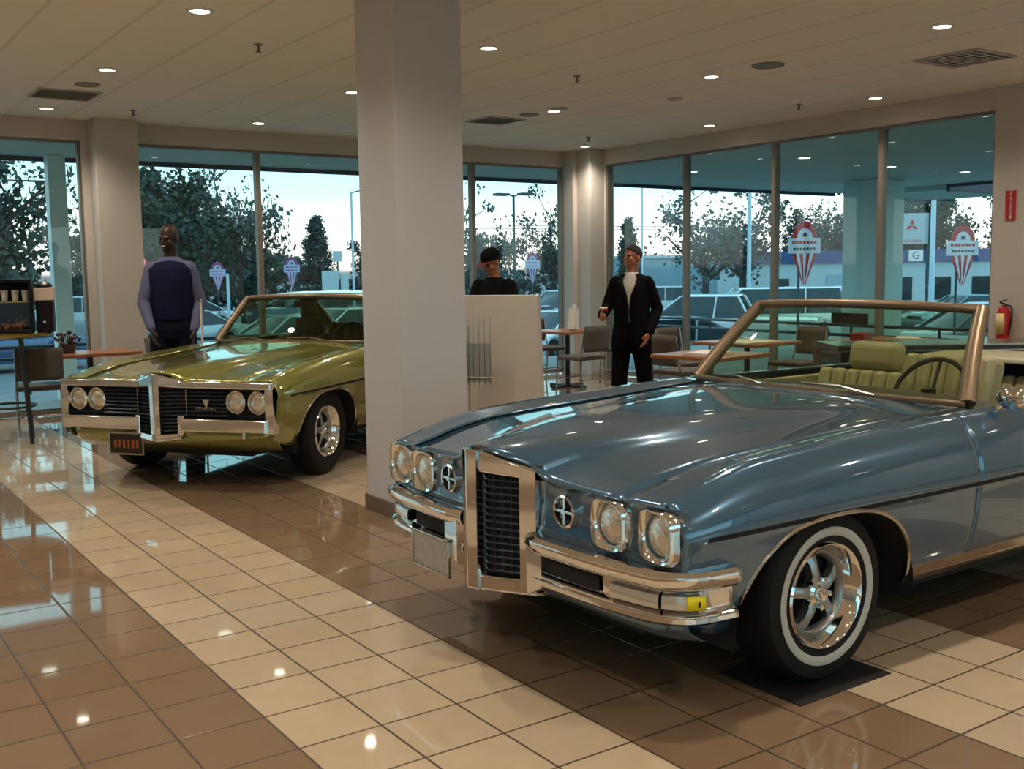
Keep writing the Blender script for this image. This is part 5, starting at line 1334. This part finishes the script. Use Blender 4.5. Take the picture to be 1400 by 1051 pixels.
# ------------------------------------------------------------------ poles, signs, banners, buildings
M_pole = mat('pale_blue_pole', (0.50, 0.66, 0.76), 0.4); M_pole_d = mat('dark_pole', (0.04, 0.06, 0.07), 0.5)
def pole(x, y, h, r0, m, label, heads=()):
    p = empty('lamp_post', (x, y, -1.0)); tag(p, label, 'lamp post')
    MB().tube([(0, 0, 0), (0, 0, h)], [r0, r0*0.75], 10).build('pole', m, p); MB().cyl((0, 0, 0.15), r0*1.8, 0.3).build('base', M_conc, p)
    for dx, dy, L_ in heads:
        MB().tube([(0, 0, h-0.05), (dx*0.6, dy*0.6, h+0.06), (dx, dy, h+0.05)], 0.03, 6).build('arm', M_pole_d, p)
        MB().box((dx, dy, h+0.04), (L_, L_*0.7, 0.10)).build('lamp_head', M_pole_d, p, bevel=0.02)
pole(27.68, 23.31, 5.9, 0.085, M_pole, 'pale blue pole in the second east pane')
pole(33.09, 19.52, 5.6, 0.11, M_pole, 'white pole between the diamond sign and the right banner')
pole(29.29, 30.88, 6.6, 0.05, M_pole, 'thin tall pole above the suited man')
pole(24.76, 33.96, 5.75, 0.07, M_pole_d, 'dark lamp post with two heads in the pane left of the corner column', ((0.42, -0.3, 0.62), (-0.42, 0.3, 0.62)))
pole(19.09, 37.9, 6.0, 0.06, M_pole, 'grey street lamp with one arm left of the large white column', ((0.7, -0.3, 0.3),))
pole(12.76, 35.72, 2.6, 0.07, M_pole, 'short white post behind the green car windscreen')
def banner(x, y, z0, z1, w_, yaw, label, dark=False):
    b = empty('banner', (x, y, -1.0), yaw); tag(b, label, 'banner', 'red and white banners on posts')
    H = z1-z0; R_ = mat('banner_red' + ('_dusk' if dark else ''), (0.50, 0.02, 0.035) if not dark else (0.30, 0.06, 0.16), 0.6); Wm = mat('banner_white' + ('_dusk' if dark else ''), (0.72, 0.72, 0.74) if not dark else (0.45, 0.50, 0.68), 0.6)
    base = z0+1.0
    MB().tube([(-0.12 if not dark else 0, 0.05, 0), (-0.12 if not dark else 0, 0.05, base+H*0.55)], 0.03, 8).build('post', M_pole_d, b)
    pf = lambda p, q: Vector((p[0]*w_, q, base+p[1]*H))
    # tapering striped body
    n = 7; 
    for k in range(n):
        a, c = -0.40+0.80*k/n, -0.40+0.80*(k+1)/n
        MB().prism([(a*0.12, 0.0), (c*0.12, 0.0), (c, 0.50), (a, 0.50)], pf, -0.01, 0.01).build('stripe', R_ if k % 2 == 0 else Wm, b, smooth=0)
    MB().prism([(-0.5, 0.48), (0.5, 0.48), (0.5, 0.72), (-0.5, 0.72)], pf, -0.016, 0.016).build('band', Wm, b, smooth=0)
    arc = [(0.38*math.cos(pi*k/20), 0.72+0.25*math.sin(pi*k/20)) for k in range(21)]; inn = [(0.24*math.cos(pi*k/20), 0.72+0.15*math.sin(pi*k/20)) for k in range(20, -1, -1)]
    arch = MB()
    for k in range(20): arch.prism([arc[k], arc[k+1], inn[19-k], inn[20-k]], pf, -0.012, 0.012)
    arch.build('arch', R_, b, smooth=0)
    MB().prism([(0.24*math.cos(pi*k/20), 0.72+0.15*math.sin(pi*k/20)) for k in range(21)], pf, -0.008, 0.008).build('arch_field', Wm, b, smooth=0)
    MB().prism([(-0.08, 0.74), (0.08, 0.74), (0.05, 0.80), (-0.05, 0.80)], pf, -0.014, -0.008).build('motif', M_pole_d, b, smooth=0)
    MB().prism([(-0.03, 0.95), (0.03, 0.95), (0.0, 1.03)], pf, -0.01, 0.01).build('tip', R_, b, smooth=0)
    for zz, ww_, m_ in ((0.65, 0.40, R_), (0.55, 0.36, M_pole_d if not dark else R_)):
        for k in range(7):
            a = -ww_+2*ww_*k/7; MB().prism([(a, zz-0.02), (a+2*ww_/7*0.75, zz-0.02), (a+2*ww_/7*0.75, zz+0.02), (a, zz+0.02)], pf, -0.020, -0.015).build('lettering', m_, b, smooth=0)
banner(18.72, 13.30, 1.14, 2.66, 0.74, -0.62, 'red and white striped cone-shaped banner with an arched top, left of the canopy column')
banner(21.80, 11.18, 1.08, 2.52, 0.78, -0.48, 'red and white cone-shaped banner at the far right beside the white pole')
banner(14.3, 41.2, 0.9, 2.15, 0.66, -0.3, 'small purplish banner far off, left of the left mullion', True)
banner(17.6, 41.0, 0.95, 2.35, 0.70, -0.35, 'small purplish banner far off, right of the left mullion', True)
banner(28.2, 37.4, 0.95, 2.45, 0.70, -0.55, 'small purplish banner right of the man in the cap', True)
sg_ = empty('pylon_sign', (38.6, 24.2, -1.0), -0.65); tag(sg_, 'pale sign board with three red diamonds on a dark post', 'sign')
MB().bb(-0.66, 0.66, -0.12, 0.12, 3.45, 4.75).build('sign_box', mat('sign_grey', (0.42, 0.47, 0.50), 0.5), sg_, smooth=0, bevel=0.02)
MB().bb(0.66, 0.84, -0.16, 0.16, 0, 4.75).build('post', M_pole_d, sg_, smooth=0)
M_dia = mat('diamond_red', (0.55, 0.015, 0.02), 0.5)
for a in (pi/2, pi/2+2*pi/3, pi/2-2*pi/3):
    c_, s_ = math.cos(a), math.sin(a); q = 0.27
    pts = [(0, 0), (c_*q*0.5-s_*q*0.29, s_*q*0.5+c_*q*0.29), (c_*q, s_*q), (c_*q*0.5+s_*q*0.29, s_*q*0.5-c_*q*0.29)]
    MB().prism(pts, lambda p, d_: Vector((p[0]-0.05, d_, 4.22+p[1])), -0.135, -0.12).build('diamond', M_dia, sg_, smooth=0)
text_mesh('MITSUBISHI', 0.16, M_dia, sg_, 'lettering', (-0.02, -0.125, 3.58), (pi/2, 0, 0), 1.0)
# long low white building with a blue band
bl = empty('dealership_building', (50.5, 34.3, -1.0), -0.609); tag(bl, 'long low white building with a blue band beyond the car park', 'building')
M_bw = mat('building_white', (0.50, 0.58, 0.60), 0.7, noise=0.06, nscale=0.6); M_bb = mat('building_blue', (0.02, 0.06, 0.20), 0.5)
MB().bb(-7.5, 7.5, 0, 10, 0, 2.75).build('wall', M_bw, bl, smooth=0); MB().bb(-7.6, 7.6, -0.15, 10.1, 2.75, 3.45).build('fascia_band', M_bb, bl, smooth=0)
MB().bb(-3.2, -0.8, -0.05, 0.02, 0.05, 2.1).build('roller_door', mat('door_blue_grey', (0.34, 0.44, 0.52), 0.6), bl, smooth=0)
for x in (-5.8, 1.2, 3.4, 5.6): MB().bb(x-0.5, x+0.5, -0.04, 0.02, 0.6, 1.9).build('window', M_vglass, bl, smooth=0)
lg = empty('sign_square', (0, 0, 0), 0, bl); MB().bb(1.4, 2.2, -0.22, -0.15, 2.78, 3.42).build('square', M_white_paint, lg, smooth=0)
text_mesh('G', 0.62, M_bb, lg, 'lettering', (1.8, -0.225, 3.10), (pi/2, 0, 0))
bx2 = empty('warehouse', (52.4, 51.3, -1.0), -0.609); tag(bx2, 'pale blue-grey flat building behind the suited man', 'building')
MB().bb(-7, 5.5, 0, 8, 0, 3.3).build('wall', mat('warehouse_blue', (0.24, 0.36, 0.42), 0.7), bx2, smooth=0); MB().bb(-7.1, 5.6, -0.1, 8.1, 3.3, 3.5).build('roof_edge', M_bw, bx2, smooth=0)
pb = empty('pink_hut', (41.8, 49.5, -1.0), -0.6); tag(pb, 'dusky pink wall just behind the head of the suited man', 'building')
MB().bb(-1.5, 1.2, 0, 3, 0, 3.6).build('wall', mat('dusky_pink', (0.30, 0.20, 0.24), 0.8), pb, smooth=0); MB().bb(-1.6, 1.3, -0.1, 3.1, 3.6, 3.75).build('roof_edge', M_bw, pb, smooth=0)
ut = empty('utility_box', (15.6, 32.4, -1.0), -0.4); tag(ut, 'pale slatted utility cabinet above the roof of the green car', 'cabinet')
MB().bb(-0.45, 0.15, -0.2, 0.2, 1.9, 2.65).build('left_cabinet', M_bw, ut, smooth=0, bevel=0.01); MB().bb(0.22, 0.5, -0.2, 0.2, 1.9, 2.55).build('right_cabinet', M_bw, ut, smooth=0, bevel=0.01)
MB().bb(-0.4, 0.45, -0.15, 0.15, 0, 1.9).build('stand', M_pole_d, ut, smooth=0)
wb = empty('road_sign', (20.6, 42.6, -1.0), -0.4); tag(wb, 'plain white square road sign left of the large white column', 'sign')
MB().bb(-0.22, 0.22, -0.03, 0.0, 3.1, 3.6).build('sign_board', mat('road_sign_white', (0.55, 0.60, 0.66), 0.5), wb, smooth=0); MB().cyl((0, 0.02, 1.6), 0.04, 3.2).build('post', M_pole_d, wb)
rs = empty('stop_lamp', (9.2, 34.4, -1.0), -0.3); tag(rs, 'small glowing pink-red round sign at the right edge of the left window column', 'sign')
MB().cyl((0, 0, 3.05), 0.18, 0.06, 'y', 8).build('sign_disc', mat('red_glow', (0.6, 0.05, 0.10), 0.5, emit=(1.0, 0.12, 0.22, 1), estr=0.8), rs, smooth=0); MB().cyl((0, 0.05, 1.55), 0.04, 3.1).build('post', M_pole_d, rs)
ln = empty('power_line', (-10, 82, -1.0)); tag(ln, 'power lines on crossarm poles above the far hedge', 'power line')
for x, y in ((0, 0), (34, -6), (50, -12)):
    MB().tube([(x, y, 0), (x, y, 6.6)], 0.10, 8).build('pole', M_bark, ln); MB().box((x, y, 6.2), (1.6, 0.1, 0.1)).build('crossarm', M_bark, ln)
for z in (6.25, 6.0):
    MB().tube(smooth_path([(-15, 2, z), (0, 0, z), (17, -3, z-0.25), (34, -6, z), (50, -12, z), (75, -20, z-0.2)], 40), 0.02, 4).build('wire', M_pole_d, ln)
